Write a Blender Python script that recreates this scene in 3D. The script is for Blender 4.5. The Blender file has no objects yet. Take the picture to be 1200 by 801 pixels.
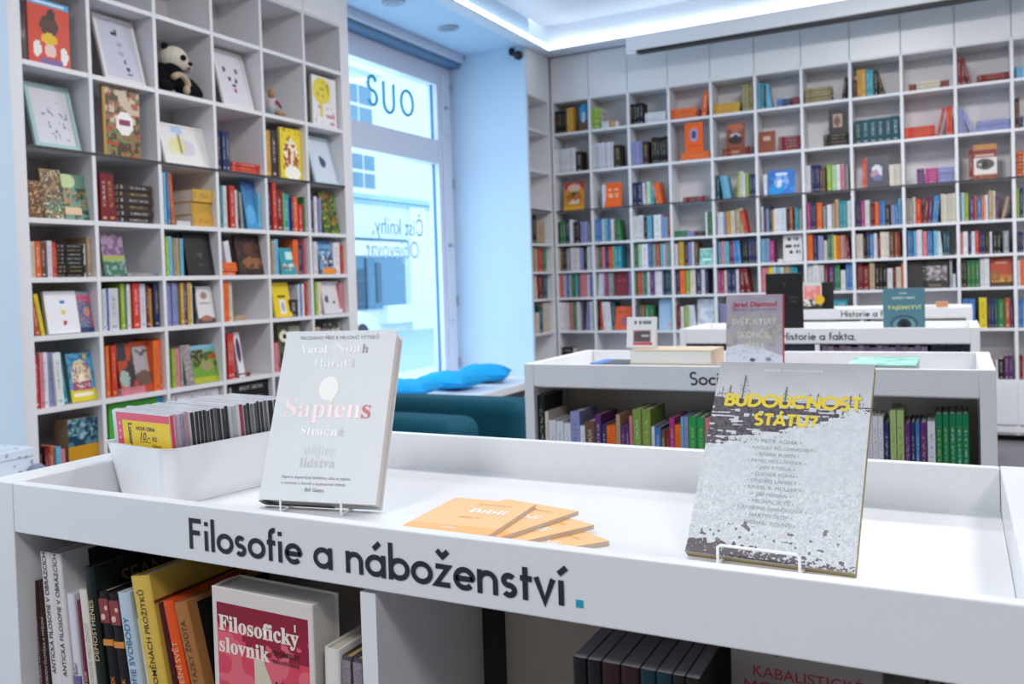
import bpy, bmesh, math, random
import numpy as np
from mathutils import Matrix, Vector
random.seed(7); np.random.seed(7)
SC = bpy.context.scene
COL = SC.collection
def srgb(h):
    if isinstance(h, str):
        h = h.lstrip('#'); c = [int(h[i:i+2], 16)/255 for i in (0, 2, 4)]
    else: c = list(h)
    return tuple(x/12.92 if x <= .04045 else ((x+.055)/1.055)**2.4 for x in c)

# ------------------------------------------------------------------ camera
cam = bpy.data.cameras.new('camera'); cam_o = bpy.data.objects.new('camera', cam); COL.objects.link(cam_o)
FPX, YAW, PIT, ROL = 1113.615, .55698, .02468816, .03508588
cy_, sy_, cp_, sp_ = math.cos(YAW), math.sin(YAW), math.cos(PIT), math.sin(PIT)
F_ = Vector((-sy_*cp_, cy_*cp_, -sp_)); R0 = Vector((cy_, sy_, 0)); D0 = F_.cross(R0)
cr_, sr_ = math.cos(ROL), math.sin(ROL)
Rr = cr_*R0 + sr_*D0; Dd = -sr_*R0 + cr_*D0
m3 = Matrix((Rr, -Dd, -F_)).transposed()
cam_o.matrix_world = Matrix.Translation((0, 0, 1.35)) @ m3.to_4x4()
cam.sensor_width = 36; cam.sensor_fit = 'HORIZONTAL'; cam.lens = 36*FPX/1200
cam.shift_x = (600-429.514)/1200; cam.shift_y = (364.613-400.5)/1200
cam.clip_start = .02; cam.clip_end = 200
cam.dof.use_dof = True; cam.dof.focus_distance = 1.2; cam.dof.aperture_fstop = 9.0
SC.camera = cam_o

# ------------------------------------------------------------------ light and exposure
SC.view_settings.view_transform = 'Standard'; SC.view_settings.look = 'None'
SC.view_settings.gamma = 1; SC.view_settings.use_curve_mapping = False
SC.view_settings.exposure = 0.38
w = bpy.data.worlds.new('world'); SC.world = w; w.use_nodes = True
nt = w.node_tree; bg = nt.nodes['Background']
bg.inputs[0].default_value = (.74, .89, 1.0, 1); bg.inputs[1].default_value = 1.6   # even overcast sky
def area(name, loc, sx, sy, power, col=(1, 1, 1), rot=(0, 0, 0)):
    l = bpy.data.lights.new(name, 'AREA'); l.shape = 'RECTANGLE'; l.size = sx; l.size_y = sy
    l.energy = power; l.color = col
    o = bpy.data.objects.new(name, l); o.location = loc; o.rotation_euler = rot; COL.objects.link(o); return o
for i, (x, y) in enumerate([(-1.3, -1.3), (1.5, -1.3), (-1.1, 3.2), (1.6, 3.2), (-.5, 6.2), (2.2, 6.2)]):
    area('ceiling_panel_lamp', (x, y, 3.66), .8, .8, 64 if y > 5 else 46, (1, .985, .97))
area('added_side_fill', (-3.3, -.2, 1.9), 2.4, 2.4, 16, (.78, .9, 1.0), (0, math.radians(-90), 0))  # cool fill lamp added at the unseen side window to brighten the table fronts
area('shop_window_daylight', (-4.45, 6.7, 1.9), 2.6, 2.3, 27, (.62, .82, 1.0), (0, math.radians(-90), 0))

# ------------------------------------------------------------------ materials
MATS = {}
def mat(name, col, rough=.5, spec=.5, metal=0, emit=None, bump=0, bscale=60, vary=0, alpha=None, trans=0):
    if name in MATS: return MATS[name]
    m = bpy.data.materials.new(name); m.use_nodes = True; MATS[name] = m
    n = m.node_tree; p = n.nodes['Principled BSDF']
    c = srgb(col)
    p.inputs['Base Color'].default_value = (*c, 1); p.inputs['Roughness'].default_value = rough
    p.inputs['Metallic'].default_value = metal; p.inputs['Specular IOR Level'].default_value = spec
    if trans: p.inputs['Transmission Weight'].default_value = trans
    if emit: p.inputs['Emission Color'].default_value = (*c, 1); p.inputs['Emission Strength'].default_value = emit
    if bump or vary:
        tc = n.nodes.new('ShaderNodeTexCoord'); nz = n.nodes.new('ShaderNodeTexNoise'); nz.inputs['Scale'].default_value = bscale
        nz.inputs['Detail'].default_value = 4
        n.links.new(tc.outputs['Object'], nz.inputs['Vector'])
        if bump:
            b = n.nodes.new('ShaderNodeBump'); b.inputs['Strength'].default_value = bump; b.inputs['Distance'].default_value = .002
            n.links.new(nz.outputs['Fac'], b.inputs['Height']); n.links.new(b.outputs['Normal'], p.inputs['Normal'])
        if vary:
            mx = n.nodes.new('ShaderNodeMix'); mx.data_type = 'RGBA'
            mx.inputs['A'].default_value = (*[x*(1-vary) for x in c], 1); mx.inputs['B'].default_value = (*[min(1, x*(1+vary)) for x in c], 1)
            n.links.new(nz.outputs['Fac'], mx.inputs['Factor']); n.links.new(mx.outputs['Result'], p.inputs['Base Color'])
    return m
LACQ = mat('white_lacquer', '#e4e5e8', .32, .4, bump=.03, bscale=300)
SHELFW = mat('white_shelf_board', '#e2e2e6', .45, .4, bump=.04, bscale=250)
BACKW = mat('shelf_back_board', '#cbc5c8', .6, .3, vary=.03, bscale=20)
BACKR = mat('bright_back_board', '#e6e4e8', .6, .3, vary=.02, bscale=20)  # brighter copy of the shelf back board; stronger rear light put into its colour
TINTB = mat('daylight_tinted_wall', '#c9dff2', .7, .2, bump=.1, bscale=120, vary=.02)  # blue cast of the daylight put into the wall colour
PAINTW = mat('white_wall_paint', '#e6e8ec', .7, .2, bump=.1, bscale=120)
CEILB = mat('daylight_tinted_soffit', '#c2dcf2', .7, .2, bump=.08, bscale=100)  # soffit colour carries the blue of the window daylight
CEILW = mat('white_ceiling_paint', '#dfe5ee', .7, .2, bump=.08, bscale=100)
FRAMEW = mat('window_frame_paint', '#dbe0ee', .4, .4, bump=.03, bscale=200)
DARK = mat('dark_edge', '#2a2a30', .5)
BLACK = mat('matt_black', '#141416', .5)
FLOORM = mat('grey_floor', '#77747c', .45, .4, bump=.1, bscale=40, vary=.06)
INK = mat('dark_lettering', '#24262f', .55)
INKBLUE = mat('teal_lettering', '#1c9bb8', .5)
LED = mat('led_strip_diffuser', '#f6fbff', .5, emit=4)

def attr_mat(name, rough=.4, print_=False, spec=.4):
    m = bpy.data.materials.new(name); m.use_nodes = True; MATS[name] = m
    n = m.node_tree; p = n.nodes['Principled BSDF']; p.inputs['Roughness'].default_value = rough
    p.inputs['Specular IOR Level'].default_value = spec
    a = n.nodes.new('ShaderNodeAttribute'); a.attribute_name = 'Col'
    if not print_:
        n.links.new(a.outputs['Color'], p.inputs['Base Color']); return m
    b = n.nodes.new('ShaderNodeAttribute'); b.attribute_name = 'Acc'
    uv = n.nodes.new('ShaderNodeUVMap'); uv.uv_map = 'UVMap'
    mp = n.nodes.new('ShaderNodeMapping'); mp.inputs['Scale'].default_value = (3, 34, 1)
    nz = n.nodes.new('ShaderNodeTexNoise'); nz.inputs['Scale'].default_value = 1; nz.inputs['Detail'].default_value = 1
    n.links.new(uv.outputs[0], mp.inputs[0]); n.links.new(mp.outputs[0], nz.inputs['Vector'])
    gt = n.nodes.new('ShaderNodeMath'); gt.operation = 'GREATER_THAN'; gt.inputs[1].default_value = .52
    n.links.new(nz.outputs['Fac'], gt.inputs[0])
    sep = n.nodes.new('ShaderNodeSeparateXYZ'); n.links.new(uv.outputs[0], sep.inputs[0])
    def rng(sock, lo, hi):
        c = n.nodes.new('ShaderNodeMath'); c.operation = 'COMPARE'; c.inputs[1].default_value = (lo+hi)/2; c.inputs[2].default_value = (hi-lo)/2
        n.links.new(sock, c.inputs[0]); return c.outputs[0]
    fr = n.nodes.new('ShaderNodeMath'); fr.operation = 'FRACT'; n.links.new(sep.outputs[0], fr.inputs[0])
    fy = n.nodes.new('ShaderNodeMath'); fy.operation = 'FRACT'; n.links.new(sep.outputs[1], fy.inputs[0])
    def mul(x, y):
        c = n.nodes.new('ShaderNodeMath'); c.operation = 'MULTIPLY'; n.links.new(x, c.inputs[0]); n.links.new(y, c.inputs[1]); return c.outputs[0]
    t = mul(mul(gt.outputs[0], rng(fr.outputs[0], .3, .7)), rng(fy.outputs[0], .3, .86))
    foot = mul(rng(fy.outputs[0], .06, .11), rng(fr.outputs[0], .25, .75))
    ad = n.nodes.new('ShaderNodeMath'); ad.operation = 'MAXIMUM'; n.links.new(t, ad.inputs[0]); n.links.new(foot, ad.inputs[1])
    mx = n.nodes.new('ShaderNodeMix'); mx.data_type = 'RGBA'
    hf = n.nodes.new('ShaderNodeMath'); hf.operation = 'MULTIPLY'; hf.inputs[1].default_value = .42; n.links.new(ad.outputs[0], hf.inputs[0]); n.links.new(hf.outputs[0], mx.inputs['Factor']); n.links.new(a.outputs['Color'], mx.inputs['A']); n.links.new(b.outputs['Color'], mx.inputs['B'])
    n.links.new(mx.outputs['Result'], p.inputs['Base Color']); return m
BOOKM = attr_mat('printed_book_cover', .5, True, .28)
PRINTM = attr_mat('printed_picture', .4)
PAGES = mat('paper_page_block', '#e2dcd2', .8, .2, bump=.2, bscale=500, vary=.05)

# ------------------------------------------------------------------ mesh helpers
class MB:
    def __init__(s): s.v = []; s.f = []; s.mi = []; s.c = []; s.a = []; s.uv = []
    def face(s, pts, mi=0, c=(1, 1, 1), a=(1, 1, 1), uv=None):
        b = len(s.v); s.v += [tuple(p) for p in pts]; s.f.append(tuple(range(b, b+len(pts)))); s.mi.append(mi); s.c.append(c); s.a.append(a)
        s.uv.append(uv or [(0, 0)]*len(pts))
    def box(s, x0, x1, y0, y1, z0, z1, mi=0, c=(1, 1, 1), M=None, sk=0, a=None, uvf=None):
        P = [Vector(p) for p in ((x0, y0, z0), (x1, y0, z0), (x1, y1, z0), (x0, y1, z0), (x0, y0, z1), (x1, y0, z1), (x1, y1, z1), (x0, y1, z1))]
        if M is not None: P = [M @ p for p in P]
        b = len(s.v); s.v += [tuple(p) for p in P]
        for k, q in enumerate(((0, 3, 2, 1), (4, 5, 6, 7), (0, 1, 5, 4), (1, 2, 6, 5), (2, 3, 7, 6), (3, 0, 4, 7))):
            s.f.append(tuple(b+i for i in q)); s.mi.append(mi); s.c.append(c); s.a.append(a or c)
            s.uv.append(uvf if (uvf and k == 2) else [(0, 0)]*4)
        return s
    def prism(s, pts, z0, z1, mi=0, c=(1, 1, 1), M=None):   # outline in xy, extruded in z
        n = len(pts); P = [Vector((x, y, z0)) for x, y in pts]+[Vector((x, y, z1)) for x, y in pts]
        if M is not None: P = [M @ p for p in P]
        b = len(s.v); s.v += [tuple(p) for p in P]
        F = [tuple(b+i for i in reversed(range(n))), tuple(b+n+i for i in range(n))]+[(b+i, b+(i+1) % n, b+n+(i+1) % n, b+n+i) for i in range(n)]
        for f in F: s.f.append(f); s.mi.append(mi); s.c.append(c); s.a.append(c); s.uv.append([(0, 0)]*len(f))
        return s
    def cyl(s, p0, p1, r0, r1=None, n=12, mi=0, c=(1, 1, 1)):
        p0 = Vector(p0); p1 = Vector(p1); r1 = r0 if r1 is None else r1
        d = (p1-p0).normalized(); u = d.orthogonal().normalized(); v = d.cross(u)
        b = len(s.v)
        for p, r in ((p0, r0), (p1, r1)):
            for i in range(n):
                t = 2*math.pi*i/n; s.v.append(tuple(p+u*math.cos(t)*r+v*math.sin(t)*r))
        F = [tuple(b+i for i in reversed(range(n))), tuple(b+n+i for i in range(n))]+[(b+i, b+(i+1) % n, b+n+(i+1) % n, b+n+i) for i in range(n)]
        for f in F: s.f.append(f); s.mi.append(mi); s.c.append(c); s.a.append(c); s.uv.append([(0, 0)]*len(f))
        return s
    def tube(s, pts, r, n=8, mi=0):
        for a, b in zip(pts, pts[1:]): s.cyl(a, b, r, r, n, mi)
        return s
    def ell(s, c0, rx, ry, rz, R=None, nu=16, nv=10, mi=0, c=(1, 1, 1)):
        b = len(s.v); c0 = Vector(c0)
        for j in range(nv+1):
            ph = math.pi*j/nv
            for i in range(nu):
                t = 2*math.pi*i/nu
                p = Vector((rx*math.sin(ph)*math.cos(t), ry*math.sin(ph)*math.sin(t), rz*math.cos(ph)))
                if R is not None: p = R @ p
                s.v.append(tuple(c0+p))
        for j in range(nv):
            for i in range(nu):
                f = (b+j*nu+i, b+(j+1)*nu+i, b+(j+1)*nu+(i+1) % nu, b+j*nu+(i+1) % nu)
                s.f.append(f); s.mi.append(mi); s.c.append(c); s.a.append(c); s.uv.append([(0, 0)]*4)
        return s
    def mesh(s, name, mats, attrs=False, smooth=False):
        me = bpy.data.meshes.new(name); me.from_pydata(s.v, [], s.f)
        for m in mats: me.materials.append(m)
        me.polygons.foreach_set('material_index', s.mi)
        if smooth: me.polygons.foreach_set('use_smooth', [True]*len(s.f))
        if attrs:
            A = me.color_attributes.new('Col', 'FLOAT_COLOR', 'CORNER'); B = me.color_attributes.new('Acc', 'FLOAT_COLOR', 'CORNER'); U = me.uv_layers.new(name='UVMap')
            ca = []; cb = []; uu = []
            for f, c, a, uv in zip(s.f, s.c, s.a, s.uv):
                for k in range(len(f)): ca += [*c, 1]; cb += [*a, 1]; uu += [uv[k][0], uv[k][1]]
            A.data.foreach_set('color', ca); B.data.foreach_set('color', cb); U.data.foreach_set('uv', uu)
        return me
    def obj(s, name, mats, parent=None, attrs=False, smooth=False, bevel=0, M=None, label=None):
        if not isinstance(mats, (list, tuple)): mats = [mats]
        o = bpy.data.objects.new(name, s.mesh(name, mats, attrs, smooth)); COL.objects.link(o)
        if parent: o.parent = parent
        if M is not None: o.matrix_local = M
        if bevel:
            b = o.modifiers.new('bevel', 'BEVEL'); b.width = bevel; b.segments = 2; b.limit_method = 'ANGLE'
        if label: o['label'] = label
        return o
def tag(o, label, cat, group=None, kind=None):
    if label: o['label'] = label
    if cat: o['category'] = cat
    if group: o['group'] = group
    if kind: o['kind'] = kind
    return o
def thing(name, label, cat, loc=(0, 0, 0), rz=0, group=None):
    o = bpy.data.objects.new(name, None); COL.objects.link(o); o.location = loc; o.rotation_euler = (0, 0, rz); o.empty_display_size = .05
    return tag(o, label, cat, group)
def struct(o): o['kind'] = 'structure'; return o

MI, MBD, MBI, SB, SN = 0x1D434, 0x1D400, 0x1D468, 0x1D5D4, 0x1D5A0
def math_font(t, base):
    o = ''
    for ch in t:
        if 'A' <= ch <= 'Z': o += chr(base+ord(ch)-65)
        elif 'a' <= ch <= 'z': o += '\u210e' if (base == MI and ch == 'h') else chr(base+26+ord(ch)-97)
        else: o += ch
    return o
def text_mesh(body, m, w=None, h=None, bold=0, size=1, spacing=1, shear=0, deep=.0004):
    cu = bpy.data.curves.new('lettering', 'FONT'); cu.body = body; cu.size = 1; cu.offset = bold; cu.space_character = spacing; cu.shear = shear
    cu.resolution_u = 4; cu.align_x = 'LEFT'
    t = bpy.data.objects.new('tmp', cu); COL.objects.link(t)
    dg = bpy.context.evaluated_depsgraph_get(); dg.update()
    me = bpy.data.meshes.new_from_object(t.evaluated_get(dg)); bpy.data.objects.remove(t); bpy.data.curves.remove(cu)
    n = len(me.vertices); co = np.zeros(n*3); me.vertices.foreach_get('co', co); co = co.reshape(-1, 3)
    if n:
        lo = co.min(0); hi = co.max(0); s = size
        if w: s = w/(hi[0]-lo[0])
        sy = s if h is None else h/(hi[1]-lo[1])
        x = (co[:, 0]-lo[0])*s; y = (co[:, 1]-(lo[1] if h is not None else 0))*sy
        co = np.stack([x, np.zeros(n), y], 1)         # in the xz plane, facing -y
        me.vertices.foreach_set('co', co.ravel()); me.update()
    me.materials.clear(); me.materials.append(m); me['wid'] = float(x.max()) if n else 0.
    return me
def text(body, m, parent, M, name='lettering', align='L', **k):
    me = text_mesh(body, m, **k); o = bpy.data.objects.new(name, me); COL.objects.link(o); o.parent = parent
    dx = {'L': 0, 'C': -me['wid']/2, 'R': -me['wid']}[align]
    o.matrix_local = M @ Matrix.Translation((dx, 0, 0)); return o
def T(x=0, y=0, z=0): return Matrix.Translation((x, y, z))
def RX(a): return Matrix.Rotation(a, 4, 'X')
def RY(a): return Matrix.Rotation(a, 4, 'Y')
def RZ(a): return Matrix.Rotation(a, 4, 'Z')

# ------------------------------------------------------------------ room
x0, x1, yB, yF = -4.3, 4.2, 9.1, -4.0
struct(MB().box(-4.3, x1, yF, yB, -.1, 0).obj('floor', FLOORM))
struct(MB().box(-3.24, x1, yF, 8.5, 3.72, 3.8).obj('ceiling', CEILW))
struct(MB().box(-4.3, -3.24, yF, 8.14, 3.49, 3.8).obj('ceiling_window_soffit', CEILB))
struct(MB().box(-3.9, x1, 8.5, yB, 3.49, 3.8).obj('ceiling_rear_soffit', CEILW))
struct(MB().box(-3.29, -3.175, yF, 8.502, 3.474, 3.489).box(-3.175, x1, 8.435, 8.54, 3.474, 3.489).obj('trim_1', CEILW))
struct(MB().box(-3.7, x1, 9.06, 9.16, 0, 3.8).obj('wall_back', PAINTW))
PAINTG = mat('grey_wall_paint', '#9a9590', .7, .2, bump=.1, bscale=120)
struct(MB().box(x1, x1+.1, yF, yB, 0, 3.8).obj('wall_right', PAINTG))
struct(MB().box(-4.3, x1, yF-.1, yF, 0, 3.8).obj('wall_front', PAINTG))
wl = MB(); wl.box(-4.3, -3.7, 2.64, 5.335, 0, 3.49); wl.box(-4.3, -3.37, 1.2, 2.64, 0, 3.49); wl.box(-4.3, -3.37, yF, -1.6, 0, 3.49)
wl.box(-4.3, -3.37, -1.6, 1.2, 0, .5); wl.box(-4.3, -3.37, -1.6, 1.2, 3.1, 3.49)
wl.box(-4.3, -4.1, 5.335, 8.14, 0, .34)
struct(wl.obj('wall_left', TINTB))
struct(MB().box(-4.3, -3.62, 8.14, 9.1, 0, 3.8).box(-3.62, -3.29, 8.14, 8.16, 0, 3.8).obj('wall_pillar', TINTB))
led = MB().box(-3.188, -3.18, yF+.02, 8.44, 3.4895, 3.53).box(-3.18, x1-.02, 8.432, 8.44, 3.4895, 3.53)
tag(led.obj('led_strip', LED), 'glowing white light strip running round the ceiling recess', 'light strip')

# window beside the left bookcase
GLASS = bpy.data.materials.new('window_glass'); GLASS.use_nodes = True
n_ = GLASS.node_tree; n_.nodes.clear(); o_ = n_.nodes.new('ShaderNodeOutputMaterial'); mx_ = n_.nodes.new('ShaderNodeMixShader'); t_ = n_.nodes.new('ShaderNodeBsdfTransparent'); g_ = n_.nodes.new('ShaderNodeBsdfGlossy')
g_.inputs['Roughness'].default_value = .02; mx_.inputs[0].default_value = .06; t_.inputs[0].default_value = (.93, .98, 1, 1)
n_.links.new(t_.outputs[0], mx_.inputs[1]); n_.links.new(g_.outputs[0], mx_.inputs[2]); n_.links.new(mx_.outputs[0], o_.inputs[0])
win = bpy.data.objects.new('window_1', None); COL.objects.link(win); struct(win)
def wbox(nm, *b, m=FRAMEW, bev=.004): return MB().box(*b).obj(nm, m, win, bevel=bev)
wbox('frame_stile', -4.16, -4.05, 7.86, 8.139, .34, 3.40)
wbox('frame_stile', -4.16, -4.05, 5.34, 5.6, .34, 3.40)
wbox('frame_rail', -4.16, -4.052, 5.6, 7.86, 3.2, 3.40)
wbox('frame_transom', -4.16, -4.052, 5.6, 7.86, 2.47, 2.69)
wbox('frame_rail', -4.16, -4.052, 5.6, 7.86, .34, .42)
wbox('window_sash', -4.05, -4.035, 7.93, 8.10, 2.76, 3.3, bev=.003)
wbox('window_sash', -4.05, -4.035, 7.93, 8.10, 1.02, 2.68, bev=.003)
wbox('window_sash', -4.05, -4.035, 7.93, 8.10, .45, .95, bev=.003)
for z in (3.0, 1.72): 
    MB().cyl((-4.035, 7.99, z), (-4.02, 7.99, z), .016).cyl((-4.02, 7.99, z), (-4.02, 8.05, z+.002), .006).obj('window_handle', mat('handle_metal', '#a9b2c4', .3, metal=.6), win)
for z in (.62, 1.2, 2.3, 3.2):
    MB().cyl((-4.03, 8.11, z-.045), (-4.03, 8.11, z+.045), .010).obj('hinge', mat('handle_metal', '#a9b2c4', .3), win)
MB().box(-4.115, -4.11, 5.6, 7.86, .42, 2.47).obj('window_pane', GLASS, win)
MB().box(-4.115, -4.11, 5.6, 7.86, 2.69, 3.2).obj('window_pane', GLASS, win)
MB().box(-4.118, -4.098, 7.852, 7.86, .42, 2.47).box(-4.118, -4.098, 7.852, 7.86, 2.69, 3.2).obj('glazing_seal', mat('glazing_seal', '#2f7fa8', .5), win)
# lettering stuck on the outside of the glass: reads from the street, so it is mirrored from in here
LET = mat('window_letters', '#1c8fb4', .5)
def glass_text(body, y_right, z, wd, h=None, m=LET, **k):
    M = T(-4.122, y_right, z) @ RZ(math.radians(-90))
    return text(body, m, win, M, w=wd, h=h, **k)
def ring(mb, cy, cz, ry, rz, a0=0, a1=360, n=40, r=.013):
    pts = [Vector((-4.122, cy+ry*math.cos(math.radians(a0+(a1-a0)*i/n)), cz+rz*math.sin(math.radians(a0+(a1-a0)*i/n)))) for i in range(n+1)]
    mb.tube(pts, r, 6); return pts
mb = MB(); ring(mb, 7.42, 2.975, .105, .108); mb.obj('glass_letter', LET, win)
mb = MB(); ring(mb, 7.10, 2.93, .085, .085, 180, 360, 20); mb.tube([(-4.122, 7.015, 2.93), (-4.122, 7.015, 3.10)], .013, 6).tube([(-4.122, 7.185, 2.93), (-4.122, 7.185, 3.10)], .013, 6); mb.obj('glass_letter', LET, win)
mb = MB(); ring(mb, 6.83, 3.055, .065, .06, 20, 270, 20); mb.obj('glass_letter', LET, win)
mb = MB(); ring(mb, 6.83, 2.935, .07, .06, -160, 90, 20); mb.obj('glass_letter', LET, win)
LET2 = mat('grey_window_letters', '#5f8ea6', .6)
glass_text('Číst knihy,', 7.64, 1.80, .88, m=LET2)
glass_text('Objevovat.', 7.55, 1.60, .95, m=mat('white_window_letters', '#dbeaf5', .6), bold=.01)
# roller shutter box
rb = thing('roller_blind_box', 'white blind box fixed under the ceiling above the shop window', 'blind box', (-3.98, 6.73, 3.38))
MB().box(-.06, .09, -1.39, 1.40, .04, .11).obj('housing', FRAMEW, rb, bevel=.004)
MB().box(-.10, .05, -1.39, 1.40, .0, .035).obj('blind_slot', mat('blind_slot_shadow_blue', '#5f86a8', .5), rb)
# spotlights
for i, y in enumerate((7.16, 6.26)):
    s = thing('ceiling_spotlight', ['round recessed spotlight nearer the far blue wall', 'round recessed spotlight at the top edge above the left bookcase end'][i], 'spotlight', (-3.565, y, 3.475), 0, 'spotlights over the window')
    MB().cyl((0, 0, 0), (0, 0, .014), .085, .09, 24).obj('trim_ring', mat('spot_ring', '#a9b4c2', .4), s)
    MB().cyl((0, 0, -.004), (0, 0, 0), .055, .055, 20).obj('lens', mat('spot_lens', '#8fa0b4', .3), s)
# security camera
s = thing('security_camera', 'small black ball camera fixed on the pale blue pillar near the ceiling', 'camera', (-3.345, 8.1, 3.40))
MB().ell((0.01, -.0, 0), .042, .042, .042).obj('housing', BLACK, s, smooth=True)
MB().cyl((-.065, .02, .055), (-.065, .038, .055), .028).tube([(-.065, .02, .055), (-.07, -.01, .02), (-.02, -.005, 0)], .009).obj('bracket', BLACK, s)
MB().cyl((.01, -.043, -.003), (.01, -.03, 0), .016).obj('lens', mat('lens_glass', '#0a0a12', .1), s)
# projection screen case
s = thing('projection_screen_case', 'long white projector screen housing with black slot above rear cabinets', 'screen case', (-2.43, 8.34, 3.29))
MB().box(0, 3.1, 0, .12, .04, .17).obj('housing', LACQ, s, bevel=.012)
MB().box(.0, .09, .0, .12, .015, .04).obj('end_cap', LACQ, s, bevel=.008)
MB().box(.10, 3.1, .0, .10, .018, .039).obj('rolled_screen', BLACK, s)

# ------------------------------------------------------------------ street outside
STREET = mat('pale_asphalt', '#a9c6da', .8, bump=.1, bscale=20, vary=.05)
struct(MB().box(-40, -7.65, -20, 60, -.35, -.15).obj('ground_street', STREET))
struct(MB().box(-7.65, -4.31, -20, 60, -.35, -.03).obj('ground_pavement', mat('pale_pavement', '#d5e3ec', .8, bump=.2, bscale=10, vary=.04)))
b = thing('town_house', 'pale blue white town house with a shop front across the street', 'building', (-16, 22, -.15))
FAC = mat('facade_plaster', '#e2eef6', .8, bump=.1, bscale=12, vary=.03); TRIMF = mat('facade_trim', '#eef6fb', .7); WIN = mat('far_window_glass', '#5f8fb0', .2)
MB().box(-6, 0, -10, 22, 0, 11).obj('wall', FAC, b)
MB().box(0, .18, -10, 22, 4.32, 4.48).box(0, .10, -10, 22, 4.2, 4.3).box(0, .06, -10, 22, 3.0, 3.1).obj('cornice', mat('cornice_shade', '#a9cfe6', .7), b)  # cornice darkened, its shade is put into the colour
MB().box(0, .16, 6.4, 7.9, 0, 3.3).box(0, .1, 6.6, 7.7, 3.3, 4.2).obj('pilaster', TRIMF, b)
def fwin(y, z, wd, h, big=False):
    f = MB().box(0, .05, y-.09, y+wd+.09, z-.1, z+h+.12).box(0, .16, y-.16, y+wd+.16, z-.2, z-.1)
    if big: f.box(0, .35, y-.35, y+wd+.35, z+h+.35, z+h+.6).box(0, .2, y-.25, y+wd+.25, z+h+.6, z+h+.75)
    f = f.obj('window', TRIMF, b)
    for i in (0, 1):
        for j in (0, 1):
            MB().box(.05, .07, y+i*wd/2+.05, y+(i+1)*wd/2-.05, z+j*h/2+.05, z+(j+1)*h/2-.05).obj('pane', WIN, f)
fwin(3.0, 4.62, 1.45, 1.15); fwin(2.7, 6.6, 1.7, 1.35, True); fwin(-1.6, 4.62, 1.45, 1.15); fwin(-1.8, 6.6, 1.7, 1.35, True)
MB().box(0, .08, 1.2, 6.15, .82, 2.52).obj('shop_window', mat('shop_glass', '#3f7ea3', .15), b)
MB().box(.08, .12, 3.55, 3.65, .82, 2.5).box(.08, .12, 3.0, 3.45, .85, 2.1).box(.08, .12, 4.2, 4.5, 1.0, 2.3).obj('shop_door', mat('shop_dark', '#24506f', .4), b)
MB().box(0, .14, 1.2, 6.2, 2.52, 3.0).obj('shop_sign_band', TRIMF, b)
MB().box(0, .16, 1.2, 6.2, 3.0, 3.07).obj('awning_rail', mat('rail_blue', '#1d5878', .5), b)
MB().box(0, .05, 6.55, 7.25, 2.66, 2.92).obj('house_number_plate', mat('plate_blue', '#3a8fd0', .4), b)
MB().box(.05, .06, 6.68, 7.12, 2.74, 2.85).obj('plate_print', mat('plate_print', '#cfe4f6', .4), b)
MB().box(0, .25, 4.6, 6.3, .3, .9).obj('planter_ledge', TRIMF, b)
c = thing('parked_car', 'white car parked in the street, its front showing behind bookcase edge', 'car', (-13.1, 18.1, -.15))
CARW = mat('car_white', '#e6f0f7', .25); 
body = MB()
prof = [(-2.1, .35), (-2.1, .85), (-1.7, .98), (1.0, .98), (1.75, .88), (2.12, .72), (2.2, .45), (2.15, .28), (-2.0, .28)]
Mc = Matrix(((0, 0, 1, 0), (1, 0, 0, 0), (0, 1, 0, 0), (0, 0, 0, 1)))
body.prism(prof, -.85, .85, M=Mc); body.obj('body', CARW, c, bevel=.08)
MB().prism([(-1.7, .98), (-1.2, 1.42), (.1, 1.42), (1.0, .98)], -.72, .72, M=Mc).obj('cabin', mat('car_glass', '#5c93b5', .1), c, bevel=.05)
for y in (-1.3, 1.35):
    for x in (-.86, .68): MB().cyl((x, y, .32), (x+.18, y, .32), .32, .32, 20).obj('wheel', mat('tyre', '#20364a', .7), c)
for x in (.4, -.8): MB().box(x, x+.4, 2.08, 2.19, .55, .68).obj('headlamp', mat('headlamp', '#9fc4da', .1), c)
MB().box(-.8, .86, 2.1, 2.21, .28, .4).obj('bumper', mat('bumper_blue', '#3d7da0', .4), c)

# ------------------------------------------------------------------ bookcases
ZR = [3.05, 2.76, 2.385, 2.02, 1.705, 1.445, 1.19, .872, .475]
YL = [2.71, 3.10, 3.53, 3.965, 4.395, 4.82, 5.24]
def bookcase(root, X, dep, left_fill, right_fill, top, doors_bottom=True, bk=BACKW):
    """local x along the front, y into the case, z up; X = divider centres"""
    t = .011; lo, hi = X[0]-t-left_fill, X[-1]+t+right_fill
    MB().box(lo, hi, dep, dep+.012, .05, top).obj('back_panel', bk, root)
    MB().box(lo, X[0]+t, 0, dep, .05, top).obj('side_panel', SHELFW, root)
    MB().box(X[-1]-t, hi, 0, dep, .05, top).obj('side_panel', SHELFW, root)
    for x in X[1:-1]: MB().box(x-t, x+t, 0, dep, .05, 3.05).obj('divider', SHELFW, root)
    a, b = X[0]+t, X[-1]-t
    for i, z in enumerate(ZR):
        if z == 2.02:
            o = MB().box(a, b, .002, dep, z-.012, z).obj('shelf', SHELFW, root)
            MB().box(a, b, -.0035, .0005, z-.0125, z+.0005).obj('shelf_edge', DARK, o, label='dark front edge of the shelf')
        else: MB().box(a, b, .002, dep, z-(.022 if i else 0), z+(0 if i else .022)).obj('shelf', SHELFW, root)
    for i in range(len(X)-1):
        g = .002
        MB().box(X[i]+g, X[i+1]-g, -.004, .014, 3.06, top).obj('door', LACQ, root, bevel=.0015)
        if doors_bottom: MB().box(X[i]+g, X[i+1]-g, -.004, .014, .13, .452).obj('door', LACQ, root, bevel=.0015)
    MB().box(lo, hi, .01, .03, .05, .125).box(lo, hi, -.004, .02, .07, .115).obj('plinth', SHELFW, root)
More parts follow.
